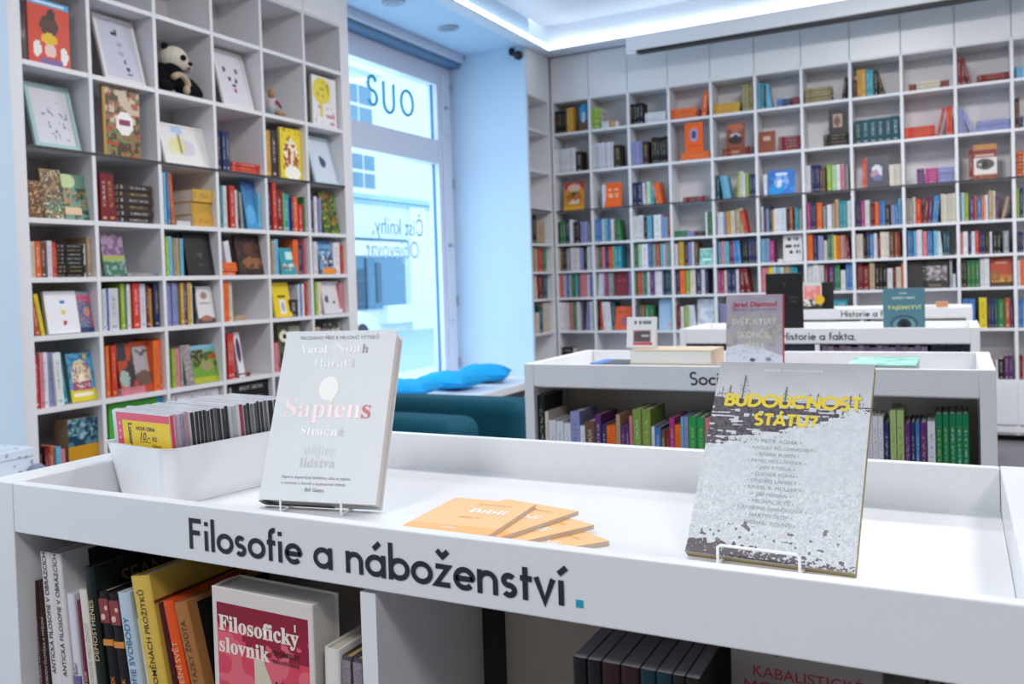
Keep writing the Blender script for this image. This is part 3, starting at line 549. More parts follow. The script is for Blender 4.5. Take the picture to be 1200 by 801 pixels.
PAT = {
 'gorilla': ['#cf3f22', ('r', 0, .9, 1, 1, '#4aa0d8'), ('r', .1, .93, .9, .97, '#dfe9f0'), ('e', .5, .62, .22, .16, '#4a2a20'), ('e', .55, .8, .1, .08, '#3a2320'), ('e', .5, .42, .2, .09, '#e5b722'), ('e', .2, .25, .1, .12, '#e9e4e0'), ('e', .85, .2, .1, .14, '#e9e4e0'), ('e', .52, .24, .15, .1, '#e6c4b8'), ('r', .25, .04, .8, .13, '#7a5a9a')],
 'yellowtree': ['#e6e6e8', ('e', .4, .72, .38, .26, '#e3cf3f'), ('r', .3, .2, .42, .5, '#e0cc40'), ('n', .1, .05, .95, .45, 2.2, .68, '#c98fa0'), ('n', .2, .6, .7, .9, 2, .7, '#b89d20')],
 'collage': ['#8a6a4a', ('n', 0, 0, 1, 1, 2.5, .5, '#4a3a28'), ('n', 0, .5, 1, 1, 3, .6, '#c9b8a0'), ('n', 0, 0, 1, 1, 2, .7, '#b04a2a'), ('n', 0, 0, 1, .5, 2, .66, '#6a8a50'), ('r', 0, 0, .06, 1, '#b58a3a'), ('e', .58, .5, .24, .17, '#f0eae6'), ('r', .42, .47, .74, .55, '#8a2f5a')],
 'yellowfolk': ['#e8cf2a', ('e', .5, .5, .34, .3, '#f0e6c0'), ('n', .1, .2, .9, .7, 2, .62, '#a03a28'), ('r', .36, .3, .46, .6, '#a83222'), ('r', .62, .3, .7, .55, '#c97a22'), ('e', .55, .14, .36, .14, '#f4f0e6'), ('n', 0, .75, 1, 1, 2, .72, '#b87a1a')],
 'greenbox': ['#4a4a2e', ('n', 0, 0, 1, 1, 2, .55, '#8a4a2a'), ('n', 0, 0, 1, 1, 2, .7, '#c9a080')],
 'darkmix': ['#4a3422', ('n', 0, 0, 1, 1, 2.5, .5, '#8a6a38'), ('n', 0, 0, 1, .4, 2, .5, '#3a6a50'), ('n', 0, 0, 1, 1, 2, .75, '#d0c8a0')],
 'vignette': ['#5f8a78', ('e', .3, .85, .32, .16, '#b8c890'), ('n', 0, 0, 1, .7, 3, .55, '#3a4a38'), ('n', 0, .3, 1, .7, 2, .6, '#b07a42'), ('r', 0, .12, .75, .26, '#d8b890')],
 'burst': ['#3f8fc4', ('g', .2, 1, '#2a5f9a'), ('e', .4, .3, .3, .2, '#57a8d8'), ('e', .5, .95, .5, .15, '#24508a')],
 'leafgreen': ['#3f6a2c', ('n', 0, 0, 1, 1, 2.5, .55, '#24421f'), ('n', 0, 0, 1, 1, 2, .72, '#b04a2a'), ('n', 0, 0, 1, 1, 2, .72, '#8fb03a')],
 'meadow': ['#9a7a98', ('g', 1, 1.1, '#9a7a98'), ('r', 0, 0, 1, .35, '#2f6a4c'), ('r', 0, .33, 1, .48, '#9aa838'), ('n', 0, .5, 1, 1, 3, .55, '#6a4a6c'), ('n', 0, .0, 1, .4, 2, .6, '#8aa0a0')],
 'blackcover': ['#141414', ('n', .3, .4, .7, .55, 1.3, .6, '#55483a'), ('n', .35, .2, .65, .3, 1.5, .6, '#3a3a30')],
 'brownpic': ['#2c1a14', ('e', .6, .3, .4, .16, '#8a5a38'), ('e', .5, .65, .2, .16, '#5a3020'), ('n', 0, 0, 1, 1, 3, .7, '#4a2c1c')],
 'tealcard': ['#2c97a5', ('r', .4, .55, .85, .85, '#c8e6e6'), ('n', .1, .1, .9, .4, 2, .55, '#d8d8c8'), ('n', .1, .1, .9, .3, 2, .68, '#b0452a')],
 'bluered': ['#7aa6cc', ('n', 0, .4, 1, 1, 2.5, .5, '#3a6fa8'), ('n', 0, 0, 1, .6, 2, .55, '#2c2a38'), ('n', .2, .3, 1, .7, 2, .6, '#e6e0dc'), ('r', .15, 0, .95, .2, '#e08a2a')],
 'dots': ['#e6e6ec', ('e', .54, .74, .065, .055, '#2f6fc4'), ('e', .54, .5, .065, .055, '#d8c41f'), ('e', .55, .25, .065, .055, '#b82f2f')],
 'redcollage': ['#4a5a78', ('r', 0, .88, 1, 1, '#8ab0c8'), ('n', 0, .75, 1, .95, 2, .45, '#d04a68'), ('n', 0, .05, 1, .8, 2.5, .55, '#c44a38'), ('n', 0, .1, 1, .8, 2, .66, '#3a9ac8'), ('e', .65, .5, .2, .12, '#d8886a'), ('r', 0, 0, 1, .12, '#24386a')],
 'whitecard': ['#d8d4d4', ('e', .5, .75, .2, .1, '#a07a78'), ('r', .2, .5, .8, .56, '#a89aa0'), ('r', 0, 0, 1, .12, '#4a403c'), ('e', .5, .12, .35, .08, '#a5685a')],
 'yellowcard': ['#e3c623', ('r', .28, .56, .74, .62, '#54431a'), ('r', .33, .1, .7, .5, '#e6e4e0'), ('e', .52, .3, .1, .14, '#a8a0b8')],
 'figure': ['#d6d3d8', ('e', .22, .45, .1, .12, '#55506a'), ('e', .6, .35, .06, .05, '#3a3648'), ('n', .6, .1, 1, .9, 3, .6, '#e2c8d0')],
 'sunflower': ['#4a9ac4', ('n', 0, .4, 1, 1, 2, .6, '#2f6f98'), ('e', .5, .52, .4, .34, '#d8c4a0'), ('n', .15, .2, .85, .8, 1.5, .55, '#8f6f8a'), ('e', .5, .48, .12, .1, '#f0e0c0'), ('r', 0, 0, 1, .25, '#d8c62a'), ('n', .1, .22, .9, .4, 1.6, .4, '#a04a7a'), ('r', .1, .1, .9, .17, '#efe9d0'), ('e', .72, .92, .08, .06, '#d8a82a')],
 'robot': ['#b5451f', ('n', 0, 0, .6, 1, 4, .45, '#3a3038'), ('r', .45, .25, .9, .9, '#a89fa0'), ('n', .45, .7, .9, .9, 2, .5, '#5a5258'), ('e', .7, .28, .25, .14, '#6a5048'), ('e', .15, .3, .14, .16, '#9ab0a8')],
 'greymap': ['#9a9498', ('n', 0, 0, 1, 1, 2.5, .55, '#6a6a70'), ('n', 0, 0, 1, 1, 2, .7, '#c8a8a8')],
 'field': ['#6f9a34', ('g', .75, 1, '#7fb8dc'), ('n', 0, .3, 1, .8, 3, .55, '#3f5a28'), ('e', .6, .45, .25, .14, '#9a9060'), ('n', 0, .5, .5, .9, 2, .5, '#4a3424'), ('r', .7, .62, 1, .72, '#b5502a'), ('r', 0, 0, 1, .15, '#a8b02a')],
 'purplehead': ['#e0dce0', ('e', .5, .6, .36, .28, '#4a3454')],
 'owl': ['#5a5a40', ('e', .25, .72, .2, .14, '#e6e2cc'), ('e', .27, .72, .08, .06, '#1c2018'), ('r', .5, .72, 1, .95, '#a8a898'), ('n', 0, 0, 1, .6, 3, .5, '#2c3428')],
 'beetle': ['#b8b8b4', ('n', 0, .2, 1, 1, 2.5, .5, '#4a4440'), ('r', 0, 0, 1, .15, '#dedad4')],
 'yellowbag': ['#c8921c', ('r', 0, .62, 1, 1, '#1f3a52'), ('n', 0, .62, 1, 1, 2.5, .5, '#4a7a88'), ('r', .15, .05, .75, .38, '#a88f90'), ('n', 0, .7, 1, 1, 2, .7, '#8fb0b8')],
 'greenlid': ['#4fae3c', ('r', .88, 0, 1, 1, '#4a9ac8'), ('e', .28, .55, .07, .2, '#a03a2a'), ('e', .5, .6, .07, .2, '#c09a2a'), ('e', .72, .62, .08, .2, '#6a2a20')],
 'cyanbrown': ['#3f9ad0', ('r', 0, 0, 1, .4, '#6a4a38'), ('e', .5, .5, .3, .2, '#a8d0e0')],
 'orangedisk': ['#e85f1a', ('e', .5, .68, .24, .18, '#a898b8'), ('e', .5, .68, .14, .11, '#4a4478'), ('r', .1, .1, .9, .12, '#c04a12'), ('r', .1, .25, .9, .27, '#c04a12'), ('r', .1, .38, .9, .4, '#c04a12')],
 'bust': ['#8a4632', ('e', .5, .88, .45, .14, '#b0664a'), ('e', .5, .58, .3, .12, '#b8c0d8'), ('e', .5, .48, .38, .14, '#3a2a2c'), ('r', .3, .0, .8, .2, '#c08060'), ('n', 0, 0, 1, 1, 3, .72, '#5a2c24')],
 'browncard': ['#8a4a32', ('r', .3, .55, .75, .75, '#c8a898')],
 'darkportrait': ['#2a2829', ('r', .22, .5, .7, .88, '#b08f80'), ('e', .45, .68, .16, .14, '#6a4c44'), ('r', .05, .1, .95, .12, '#55504c'), ('r', .05, .25, .95, .27, '#55504c')],
 'redgold': ['#d08a2c', ('r', 0, .75, 1, 1, '#b8402c'), ('e', .5, .8, .32, .14, '#d8b8a8'), ('e', .5, .45, .36, .2, '#3f5a30'), ('e', .5, .32, .3, .12, '#cfd0b0'), ('r', 0, 0, 1, .14, '#dca028'), ('n', .1, .3, .9, .6, 1.8, .6, '#c86a2a')],
 'orangeletters': ['#f0641c', ('t', .2, .68, .8, .75, '#f8c8a8'), ('t', .15, .5, .85, .57, '#f8c8a8'), ('t', .2, .4, .8, .47, '#f8c8a8')],
 'bluecard': ['#2f6fc0', ('e', .5, .5, .26, .34, '#8aa8e0'), ('e', .46, .42, .12, .2, '#d8dff0'), ('r', .3, .78, .7, .88, '#cfe0f0'), ('n', 0, 0, 1, 1, 3, .68, '#1f8fd0')],
 'wolfcard': ['#24263c', ('r', 0, 0, .08, 1, '#c04a3a'), ('e', .5, .5, .24, .22, '#c8ccd8'), ('e', .42, .42, .18, .14, '#a87a90'), ('e', .55, .3, .2, .1, '#4a5a90')],
 'eyecard': ['#d2ccc8', ('r', 0, .8, 1, 1, '#b07a3a'), ('r', 0, .62, 1, .84, '#7a2026'), ('r', .1, .66, .9, .72, '#c8a090'), ('e', .52, .42, .38, .16, '#4a4644'), ('e', .5, .41, .14, .1, '#15120f'), ('e', .3, .41, .08, .05, '#a8a09a'), ('r', 0, 0, 1, .12, '#9a5a2a'), ('r', 0, 0, .08, 1, '#8a2a22')],
 'mintcard': ['#6fb3a8', ('n', 0, 0, 1, 1, 2.5, .55, '#9fcfc4'), ('r', .15, .3, .85, .38, '#e0efe8'), ('r', 0, .9, 1, 1, '#c0d8d0')],
 'lettersblack': ['#d5cfd0', ('t', .2, .78, .8, .9, '#1c1a1c'), ('t', .1, .52, .85, .64, '#1c1a1c'), ('t', .35, .28, .9, .42, '#1c1a1c')],
 'marooncard': ['#7c1f2c', ('t', .2, .6, .8, .68, '#b05058')],
 'orangecard': ['#dc5a34', ('t', .2, .72, .8, .82, '#a83424'), ('e', .55, .35, .2, .2, '#a85a68')],
 'paleblue': ['#a8c4dc', ('g', .0, 1, '#8fb0cc'), ('e', .75, .15, .14, .08, '#c8a890')],
 'silvercard': ['#b8bcc8', ('n', 0, 0, 1, 1, 4, .5, '#d0d6de'), ('e', .7, .1, .14, .08, '#c09080')],
 'blacktall': ['#181617', ('r', .1, .2, .12, .8, '#2a2626')],
 'greyetching': ['#2a2222', ('r', .0, .28, .93, .8, '#8f868c'), ('n', 0, .28, .93, .8, 2.2, .5, '#5f565c'), ('n', 0, .28, .93, .8, 1.8, .7, '#b5a8ac'), ('r', .2, .05, .7, .12, '#6a5a4a')],
 'sunset': ['#a83f2a', ('g', .45, .1, '#c8a040'), ('r', .2, .78, .8, .86, '#e0a090'), ('n', 0, .15, 1, .5, 3, .55, '#8a5a28'), ('r', 0, 0, 1, .14, '#4a2a1c')],
}
NICE = {'gorilla': 'red picture book with blue top edge', 'yellowtree': 'white picture book with yellow crown picture', 'collage': 'brown collage book with round white label', 'yellowfolk': 'yellow picture book with small red figures',
 'greenbox': 'olive and brown box', 'darkmix': 'tall dark brown and gold cover', 'vignette': 'green cover with pale round emblem', 'burst': 'deep blue picture book', 'leafgreen': 'leafy green picture book', 'meadow': 'mauve cover with green meadow',
 'blackcover': 'large plain black cover', 'brownpic': 'dark brown cover with tan oval', 'tealcard': 'teal cover with pale patch', 'bluered': 'blue cover with orange foot', 'dots': 'white square book with blue, yellow and red dots', 'redcollage': 'blue and red patterned cover',
 'whitecard': 'white rounded cover on dark stand', 'yellowcard': 'yellow cover with white panel', 'figure': 'white cover with small dark figures', 'sunflower': 'light blue cover with spiky cream flower', 'robot': 'large orange and grey cover', 'greymap': 'grey mottled cover',
 'field': 'green field picture book', 'purplehead': 'white cover with dark purple oval', 'owl': 'dark green cover with round white eye', 'beetle': 'grey and white mottled cover', 'yellowbag': 'yellow and dark blue gift bag', 'greenlid': 'bright green box lid with dark dots',
 'cyanbrown': 'bright blue and brown cover', 'orangedisk': 'orange cover with grey violet disk', 'bust': 'brown cover with arched top', 'browncard': 'plain brown cover', 'darkportrait': 'dark cover with small portrait', 'redgold': 'red and gold cover',
 'orangeletters': 'plain orange cover', 'bluecard': 'bright blue cover with pale figure', 'wolfcard': 'dark navy cover with white shape', 'eyecard': 'dark red cover with a large eye', 'mintcard': 'small mint green cover', 'lettersblack': 'white cover with three black lettering rows',
 'marooncard': 'maroon cover', 'orangecard': 'salmon orange cover', 'paleblue': 'pale blue cover', 'silvercard': 'silver grey cover', 'blacktall': 'plain black cover', 'greyetching': 'black cover with grey etching', 'sunset': 'red and gold sunset cover'}
ORD = ['first', 'second', 'third', 'fourth', 'fifth', 'sixth', 'seventh', 'eighth', 'ninth', 'tenth', 'eleventh', 'twelfth', '13th', '14th', '15th', '16th', '17th', '18th', '19th', '20th', '21st', '22nd', '23rd', '24th', '25th', '26th']
CASE = {'L': ('left bookcase', Vector((-3.39, 0, 0)), math.radians(90), YL, 1), 'B': ('rear bookcase', Vector((0, 8.75, 0)), 0, XB, 0), 'N': ('narrow bookcase', Vector((-3.29, 0, 0)), math.radians(90), [8.172, 8.70], 0)}
BOOKMATS = [BOOKM, PAGES]
jobs = []
for line in CELLS.strip().split('\n'):
    head, cell, rest = line.split(' ', 2); sh, row = head[0], int(head[1]); col = int(cell)
    nm, org, rz, X, off = CASE[sh]
    W0 = org.to_4d()
    base = Matrix.Translation(org) @ RZ(rz)
    z = ZR[row]; k = 0; lo_prev = None
    for it in rest.split(' '):
        p = it.split(','); typ, c, s0, wd, h, lean = p[0], p[1], int(p[2])/1000, int(p[3])/1000, int(p[4])/1000, int(p[5])/1000
        s0 = s0 if sh != 'L' and sh != 'N' else s0
        where = (ORD[k], row, col, nm, sh)
        n = int(p[6]) if typ == 's' else 1
        h = min(h, (ZR[row-1]-z)-.03)
        jobs.append((wd*h/n*(1.9 if sh == 'L' else 1.0), typ, c, s0, wd, h, lean, n, base, z, where)); k += 1
indiv = {}
cand = sorted([(j[0], i) for i, j in enumerate(jobs) if j[1] in 'bs'], reverse=True)
MAXB = 190; cnt = 0; keep = set()
for a_, i in cand:
    if cnt+jobs[i][7] > MAXB: continue
    keep.add(i); cnt += jobs[i][7]
stuff = MB()
ROWN = ['', 'top', 'second', 'third', 'fourth', 'fifth', 'sixth', 'seventh', 'eighth']
def place(where):
    o, row, col, nm, sh = where
    bay = '' if sh == 'N' else ' bay %s' % ['0', 'one', 'two', 'three', 'four', 'five', 'six', 'seven', 'eight', 'nine', 'ten', 'eleven', 'twelve'][(col if sh == 'L' else col+1)]
    return '%s shelf%s, %s' % (ROWN[row], bay, nm)
for ji, (a_, typ, c, s0, wd, h, lean, n, base, z, where) in enumerate(jobs):
    grp = 'books in the '+where[3]
    if typ in 'bs':
        cc = srgb(CO[c][0]); cn = CO[c][1]
        if typ == 'b':
            cj = jit(cc); aj = acc(cj); d = random.uniform(.13, .165) if h < .24 else random.uniform(.16, .2)
            y = .03+random.uniform(-.008, .012); th = 0
            hh = h*random.uniform(.97, 1.0); ww = wd-.0008
            if abs(lean) > .012:
                th = math.atan2(lean, h); ww = max(.006, wd*math.cos(th)-.001)
            M = base @ T(s0, y, z)
            if th > 0: M = base @ T(s0+ww, y, z) @ RY(th) @ T(-ww, 0, 0)
            elif th < 0: M = base @ T(s0, y, z) @ RY(th)
            if th: hh = hh*math.cos(th)
            if ji in keep:
                mb = MB(); book_geom(mb, ww, hh, d, cj, aj)
                o = mb.obj('book', BOOKMATS, attrs=True); o.matrix_world = M
                st = 'leaning' if th else 'upright'
                tag(o, '%s %s %s book %s from left, %s' % (st, 'wide' if wd > .035 else 'thin' if wd < .018 else 'medium', cn, where[0], place(where)), 'book', grp)
            else: book_geom(stuff, ww, hh, d, cj, aj, M)
        else:
            tt = h/n; zz = z
            for q in range(n):
                cj = jit(cc, .08); ww = wd-random.uniform(0, .006); d = random.uniform(.13, .17)
                M = base @ T(s0+random.uniform(0, .003), .03+random.uniform(-.006, .008), zz)
                if ji in keep:
                    mb = MB(); book_geom(mb, ww, tt-.0005, d, cj, acc(cj), lay=True)
                    o = mb.obj('book', BOOKMATS, attrs=True); o.matrix_world = M
                    tag(o, 'flat %s book %s %s pile, %s' % (cn, 'alone in' if n == 1 else 'bottom of' if q == 0 else 'top of' if q == n-1 else ORD[q]+' in', where[0], place(where)), 'book', grp)
                else: book_geom(stuff, ww, tt-.0005, d, cj, acc(cj), M, lay=True)
                zz += tt
    elif typ == 'f':
        pt = PAT[c]; nx = 18 if where[4] != 'L' else 26; ny = max(10, int(nx*h/wd)); img = paint(pt, nx, ny)
        isbox = c in ('greenbox', 'yellowbag', 'greenlid'); th = .09 if isbox else .018
        tilt = 0 if (h > .29 or isbox or wd < .05) else math.radians(9)
        cj = tuple(img.mean((0, 1))*.8)
        mb = MB()
        if isbox: mb.box(0, wd, .0006, th, 0, h, 0, cj)
        else:
            e = .0025; mb.box(0, wd, .0006, e, 0, h, 0, cj).box(0, wd, th-e, th, 0, h, 0, cj).box(0, .003, e, th-e, 0, h, 0, cj).box(.003, wd-.003, e, th-e, .003, h-.003, 1, (.8, .76, .68))
        root = mb.obj({'yellowbag': 'gift_bag', 'greenlid': 'game_box', 'greenbox': 'game_box'}.get(c, 'picture_book'), BOOKMATS, attrs=True)
        yb = .035 if not tilt else .03
        root.matrix_world = base @ T(s0, yb, z+(.003 if tilt else 0)) @ RX(-tilt)
        pr = bpy.data.objects.new('cover_print', print_mesh('cover_print', wd, h, img)); COL.objects.link(pr); pr.parent = root
        tag(root, '%s, %s' % (NICE[c], place(where)), 'box' if isbox and c != 'yellowbag' else 'bag' if isbox else 'book', None if isbox else grp)
    elif typ == 'F':
        FR = {'frame_sketch': ('#ddd9d8', '#c4c6d6', 'white framed print of a small grey sketch'), 'frame_face': ('#dedad8', '#d6d4de', 'white framed print of a panda face'), 'frame_mint': ('#9fc0be', '#cfcfd8', 'mint framed print with faint pen lines'),
              'frame_wide': ('#e2dfdc', '#dcdad8', 'wide white framed print with pale yellow shape'), 'frame_pale': ('#bcd0dc', '#cdd6e2', 'pale blue framed print with a dark blue spot')}[c]
        root = thing('framed_print', '%s, %s' % (FR[2], place(where)), 'framed print', group='framed prints in the left bookcase')
        root.matrix_world = base @ T(s0, .035, z+.004) @ RX(-math.radians(14))
        b = .022 if c != 'frame_wide' else .012; m = mat('frame_'+c, FR[0], .5)
        MB().box(0, wd, 0, .016, 0, b).box(0, wd, 0, .016, h-b, h).box(0, b, 0, .016, b, h-b).box(wd-b, wd, 0, .016, b, h-b).obj('frame', m, root, bevel=.002)
        P = {'frame_sketch': [FR[1], ('e', .45, .78, .1, .03, '#3a3a4a'), ('e', .5, .83, .05, .03, '#5a5a6a'), ('e', .55, .6, .08, .05, '#a8a8b8'), ('e', .55, .45, .08, .05, '#a8a8b8'), ('e', .62, .3, .04, .04, '#4a4a5a'), ('e', .66, .18, .05, .04, '#3a3a4a'), ('r', .6, .08, .75, .1, '#4a4a5a')],
             'frame_face': [FR[1], ('e', .22, .68, .06, .05, '#24222c'), ('e', .7, .68, .06, .05, '#5a5668'), ('e', .38, .5, .06, .05, '#24222c'), ('e', .62, .48, .05, .05, '#4a4454'), ('e', .5, .38, .07, .03, '#24222c'), ('e', .52, .28, .06, .04, '#b03a5a')],
             'frame_mint': [FR[1], ('n', .2, .1, .9, .6, 1.6, .78, '#8a8a98'), ('n', .2, .5, .7, .8, 1.6, .84, '#9a9aa8')],
             'frame_wide': [FR[1], ('e', .3, .45, .16, .2, '#ddd69a'), ('e', .55, .45, .2, .22, '#c8c4d2'), ('e', .42, .5, .1, .3, '#d6cf8a'), ('e', .4, .9, .15, .1, '#a8c0e0'), ('r', .4, .3, .43, .8, '#4a4a58')],
             'frame_pale': [FR[1], ('e', .5, .45, .15, .12, '#2c4a72'), ('e', .42, .55, .08, .06, '#2c4a72')]}[c]
        nx = 28; img = paint(P, nx, max(10, int(nx*(h-2*b)/(wd-2*b))))
        pr = bpy.data.objects.new('print', print_mesh('print', wd-2*b, h-2*b, img)); COL.objects.link(pr); pr.parent = root; pr.matrix_local = T(b, .004, b)
        MB().box(.002, wd-.002, .009, .014, .002, h-.002).obj('backing', mat('backing_card', '#6a5c50', .8), root)
tag(stuff.obj('rear_shelf_books', BOOKMATS, attrs=True), 'the remaining small books packed along the shelves of the bookcases', 'books', kind='stuff')
# monoline geometric lettering for the table fronts: every glyph is a set of centre lines, cap height 1
def _arc(cx, cy, r, a0, a1, n=None, ry=None):
    n = n or max(6, int(abs(a1-a0)/11)); ry = ry or r
    return [(cx+r*math.cos(math.radians(a0+(a1-a0)*i/n)), cy+ry*math.sin(math.radians(a0+(a1-a0)*i/n))) for i in range(n+1)]
_h = .075; _x = .64; _R = (_x-2*_h)/2; _c = _x/2; _T = _x-_h
def _s(cx, w, top, bot):
    r = (top-bot)/4; m = (top+bot)/2
    return _arc(cx, top-r, w, 35, 270, ry=r)[:-1]+_arc(cx, bot+r, w*1.05, 90, -145, ry=r)
GL = {
 'F': (.60, [[(.10, 0), (.10, 1)], [(.10, 1-_h), (.54, 1-_h)], [(.10, .54), (.48, .54)]]),
 'H': (.84, [[(.10, 0), (.10, 1)], [(.74, 0), (.74, 1)], [(.10, .52), (.74, .52)]]),
 'S': (.64, [_s(.31, .22, 1-_h*.5, _h*.5)]),
 'i': (.24, [[(.12, 0), (.12, _x)], [(.12, .80), (.12, .93)]]), 'I': (.24, [[(.12, 0), (.12, _x)], [(.06, .79), (.27, .98)]]),
 'l': (.24, [[(.12, 0), (.12, 1.04)]]),
 'o': (.70, [_arc(.35, _c, _R+.025, 0, 360, ry=_R)]),
 's': (.50, [_s(.245, .145, _T+.01, _h-.01)]),
 'f': (.38, [[(.16, 0), (.16, .80)]+_arc(.31, .80, .15, 180, 75), [(.03, _T), (.35, _T)]]),
 't': (.38, [[(.17, 0), (.17, .86)], [(.03, _T), (.36, _T)]]),
 'e': (.67, [[(.09, _c)]+[(.60, _c)]+_arc(.345, _c, _R+.01, 0, 318, ry=_R)]),
 'a': (.72, [_arc(.34, _c, _R+.02, 0, 360, ry=_R), [(.61, 0), (.61, _x)]]),
 'b': (.71, [_arc(.37, _c, _R+.02, 0, 360, ry=_R), [(.10, 0), (.10, 1.04)]]),
 'd': (.71, [_arc(.34, _c, _R+.02, 0, 360, ry=_R), [(.61, 0), (.61, 1.04)]]),
 'c': (.56, [_arc(.34, _c, _R+.01, 45, 315, ry=_R)]),
 'n': (.66, [[(.10, 0), (.10, _x)], _arc(.325, _T-.225, .225, 180, 0)+[(.55, 0)]]),
 'r': (.42, [[(.10, 0), (.10, _x)], _arc(.30, _T-.20, .20, 180, 78)]),
 'v': (.58, [[(.06, _x), (.29, .03), (.52, _x)]]), 'k': (.58, [[(.10, 0), (.10, 1.04)], [(.50, _x), (.14, .29)], [(.25, .39), (.52, 0)]]),
 'z': (.54, [[(.05, _T), (.44, _T), (.06, _h), (.49, _h)]]),
 'y': (.58, [[(.06, _x), (.31, .05)], [(.54, _x), (.24, -.24)]]), ' ': (.34, []), '.': (.26, [[(.12, 0), (.12, .14)]]),
 'B': (.70, [[(.12, 0), (.12, 1)], [(.12, .93), (.38, .93)]+_arc(.38, .735, .195, 90, -90)+[(.12, .54)], [(.12, .54), (.40, .54)]+_arc(.40, .305, .235, 90, -90)+[(.12, .07)]]),
 'U': (.82, [[(.12, 1), (.12, .36)]+_arc(.41, .36, .29, 180, 360)+[(.70, 1)]]), 'D': (.90, [[(.12, 0), (.12, 1)], [(.12, .93), (.36, .93)]+_arc(.36, .5, .43, 90, -90)+[(.12, .07)]]),
 'O': (1.06, [_arc(.53, .5, .44, 0, 360, 36)]), 'C': (.90, [_arc(.53, .5, .44, 50, 310, 28)]),
 'N': (.90, [[(.12, 0), (.12, 1)], [(.12, .95), (.78, .05)], [(.78, 0), (.78, 1)]]), 'T': (.66, [[(.33, 0), (.33, 1)], [(.02, .93), (.64, .93)]]),
 'A': (.86, [[(.06, 0), (.43, .96), (.80, 0)], [(.20, .28), (.66, .28)]]), '?': (.56, [_arc(.27, .72, .2, 160, -60)+[(.29, .30)], [(.29, 0), (.29, .15)]]),
}
ACC = {'\u00c1': ('A', [[(.40, 1.08), (.56, 1.26)]]), '\u00e1': ('a', [[(.29, .79), (.50, .98)]]), '\u00ed': ('I', []), '\u017e': ('z', [[(.10, 1.0), (.27, .84), (.44, 1.0)]]), '\u011b': ('e', [[(.20, .97), (.34, .82), (.48, .97)]])}
def stroke_text(words, m, parent, M, width, name='lettering', hw=None, shear=0, sy=1.0):
    hw = hw or _h
    pl = []; x = 0
    for ch in words:
        g, ex = ACC.get(ch, (ch, [])); adv, ls = GL[g]
        for l in list(ls)+list(ex): pl.append([(x+p[0], p[1]) for p in l])
        x += adv+.03
    sc = width/x; v = []; f = []
    for l in pl:
        n = len(l); L = []
        closed = n > 3 and math.dist(l[0], l[-1]) < 1e-6
        for i, p in enumerate(l):
            a = l[i-1] if i else (l[-2] if closed else p); b = l[i+1] if i < n-1 else (l[1] if closed else p)
            d1 = Vector((p[0]-a[0], p[1]-a[1])); d2 = Vector((b[0]-p[0], b[1]-p[1]))
            if d1.length < 1e-9: d1 = d2
            if d2.length < 1e-9: d2 = d1
            d1.normalize(); d2.normalize(); t = (d1+d2).normalized(); nrm = Vector((-t.y, t.x)); k = hw/max(.5, nrm.dot(Vector((-d1.y, d1.x))))
            L.append((p[0]+nrm.x*k, p[1]+nrm.y*k, p[0]-nrm.x*k, p[1]-nrm.y*k))
        b0 = len(v)
        yo = -.00004*(pl.index(l) % 4)
        for q in L: v.append((q[0]*sc, yo, q[1]*sc)); v.append((q[2]*sc, yo, q[3]*sc))
        for i in range(n-1): f.append((b0+2*i, b0+2*i+1, b0+2*i+3, b0+2*i+2))
    me = bpy.data.meshes.new(name); me.from_pydata(v, [], f); me.materials.append(m)
    o = bpy.data.objects.new(name, me); COL.objects.link(o); o.parent = parent; o.matrix_local = M; return o
# ------------------------------------------------------------------ plush panda and small doll
def bx_world(o, M): o.matrix_world = M; return o
PB = mat('plush_black', '#17161a', .95, .1, bump=.6, bscale=220); PW = mat('plush_cream', '#cdc5b8', .95, .1, bump=.6, bscale=220); PT = mat('plush_tan', '#b7a48e', .95, .1, bump=.5, bscale=220)
pd = thing('plush_panda', 'black and white plush panda sitting on a shelf of the left bookcase', 'soft toy', (-3.42, 3.60, 2.385), math.radians(90)); pd.scale = (1, 1, .86)
# local: x right along the shelf, y into the case, z up
Ry = lambda a: Matrix.Rotation(math.radians(a), 3, 'Y')
mb = MB(); mb.ell((.07, .06, .10), .075, .07, .10).ell((.04, .03, .045), .055, .05, .042).ell((.205, .02, .06), .125, .05, .062, Ry(24)).ell((.10, .005, .13), .05, .04, .07, Ry(-50)).ell((.275, .01, .03), .03, .035, .03)
body = mb.obj('body', PB, pd, smooth=True); r = body.modifiers.new('blend', 'REMESH'); r.mode = 'VOXEL'; r.voxel_size = .006; r.use_smooth_shade = True
mb = MB(); mb.ell((.12, .03, .215), .086, .075, .082, Ry(15)).ell((.178, .0, .175), .035, .04, .03, Ry(15))
hd = mb.obj('head', PW, pd, smooth=True); r = hd.modifiers.new('blend', 'REMESH'); r.mode = 'VOXEL'; r.voxel_size = .005; r.use_smooth_shade = True
MB().ell((.062, .03, .285), .025, .015, .024).obj('ear', PB, pd, smooth=True); MB().ell((.155, .06, .29), .02, .015, .018).obj('ear', PB, pd, smooth=True)
for x, z, rr in ((.118, .215, .020), (.178, .19, .014)):
    e = MB().ell((x, -.045+(.0 if x < .15 else .008), z), rr, .012, rr*.9).obj('eye_patch', PB, pd, smooth=True)
    MB().ell((x, -.056+(.0 if x < .15 else .008), z), .005, .004, .005).obj('eye', mat('glass_eye', '#050505', .1), e, smooth=True)
MB().ell((.170, -.038, .165), .012, .008, .008).obj('nose', mat('plush_nose', '#6a4550', .6), pd, smooth=True)
mb = MB()
for i in range(9):
    a = math.radians(150-i*18); mb.ell((.115+.052*math.cos(a), -.022, .075+.045*math.sin(a)-i*.002), .019, .02, .02)
mb.ell((.155, -.025, .03), .02, .02, .028)
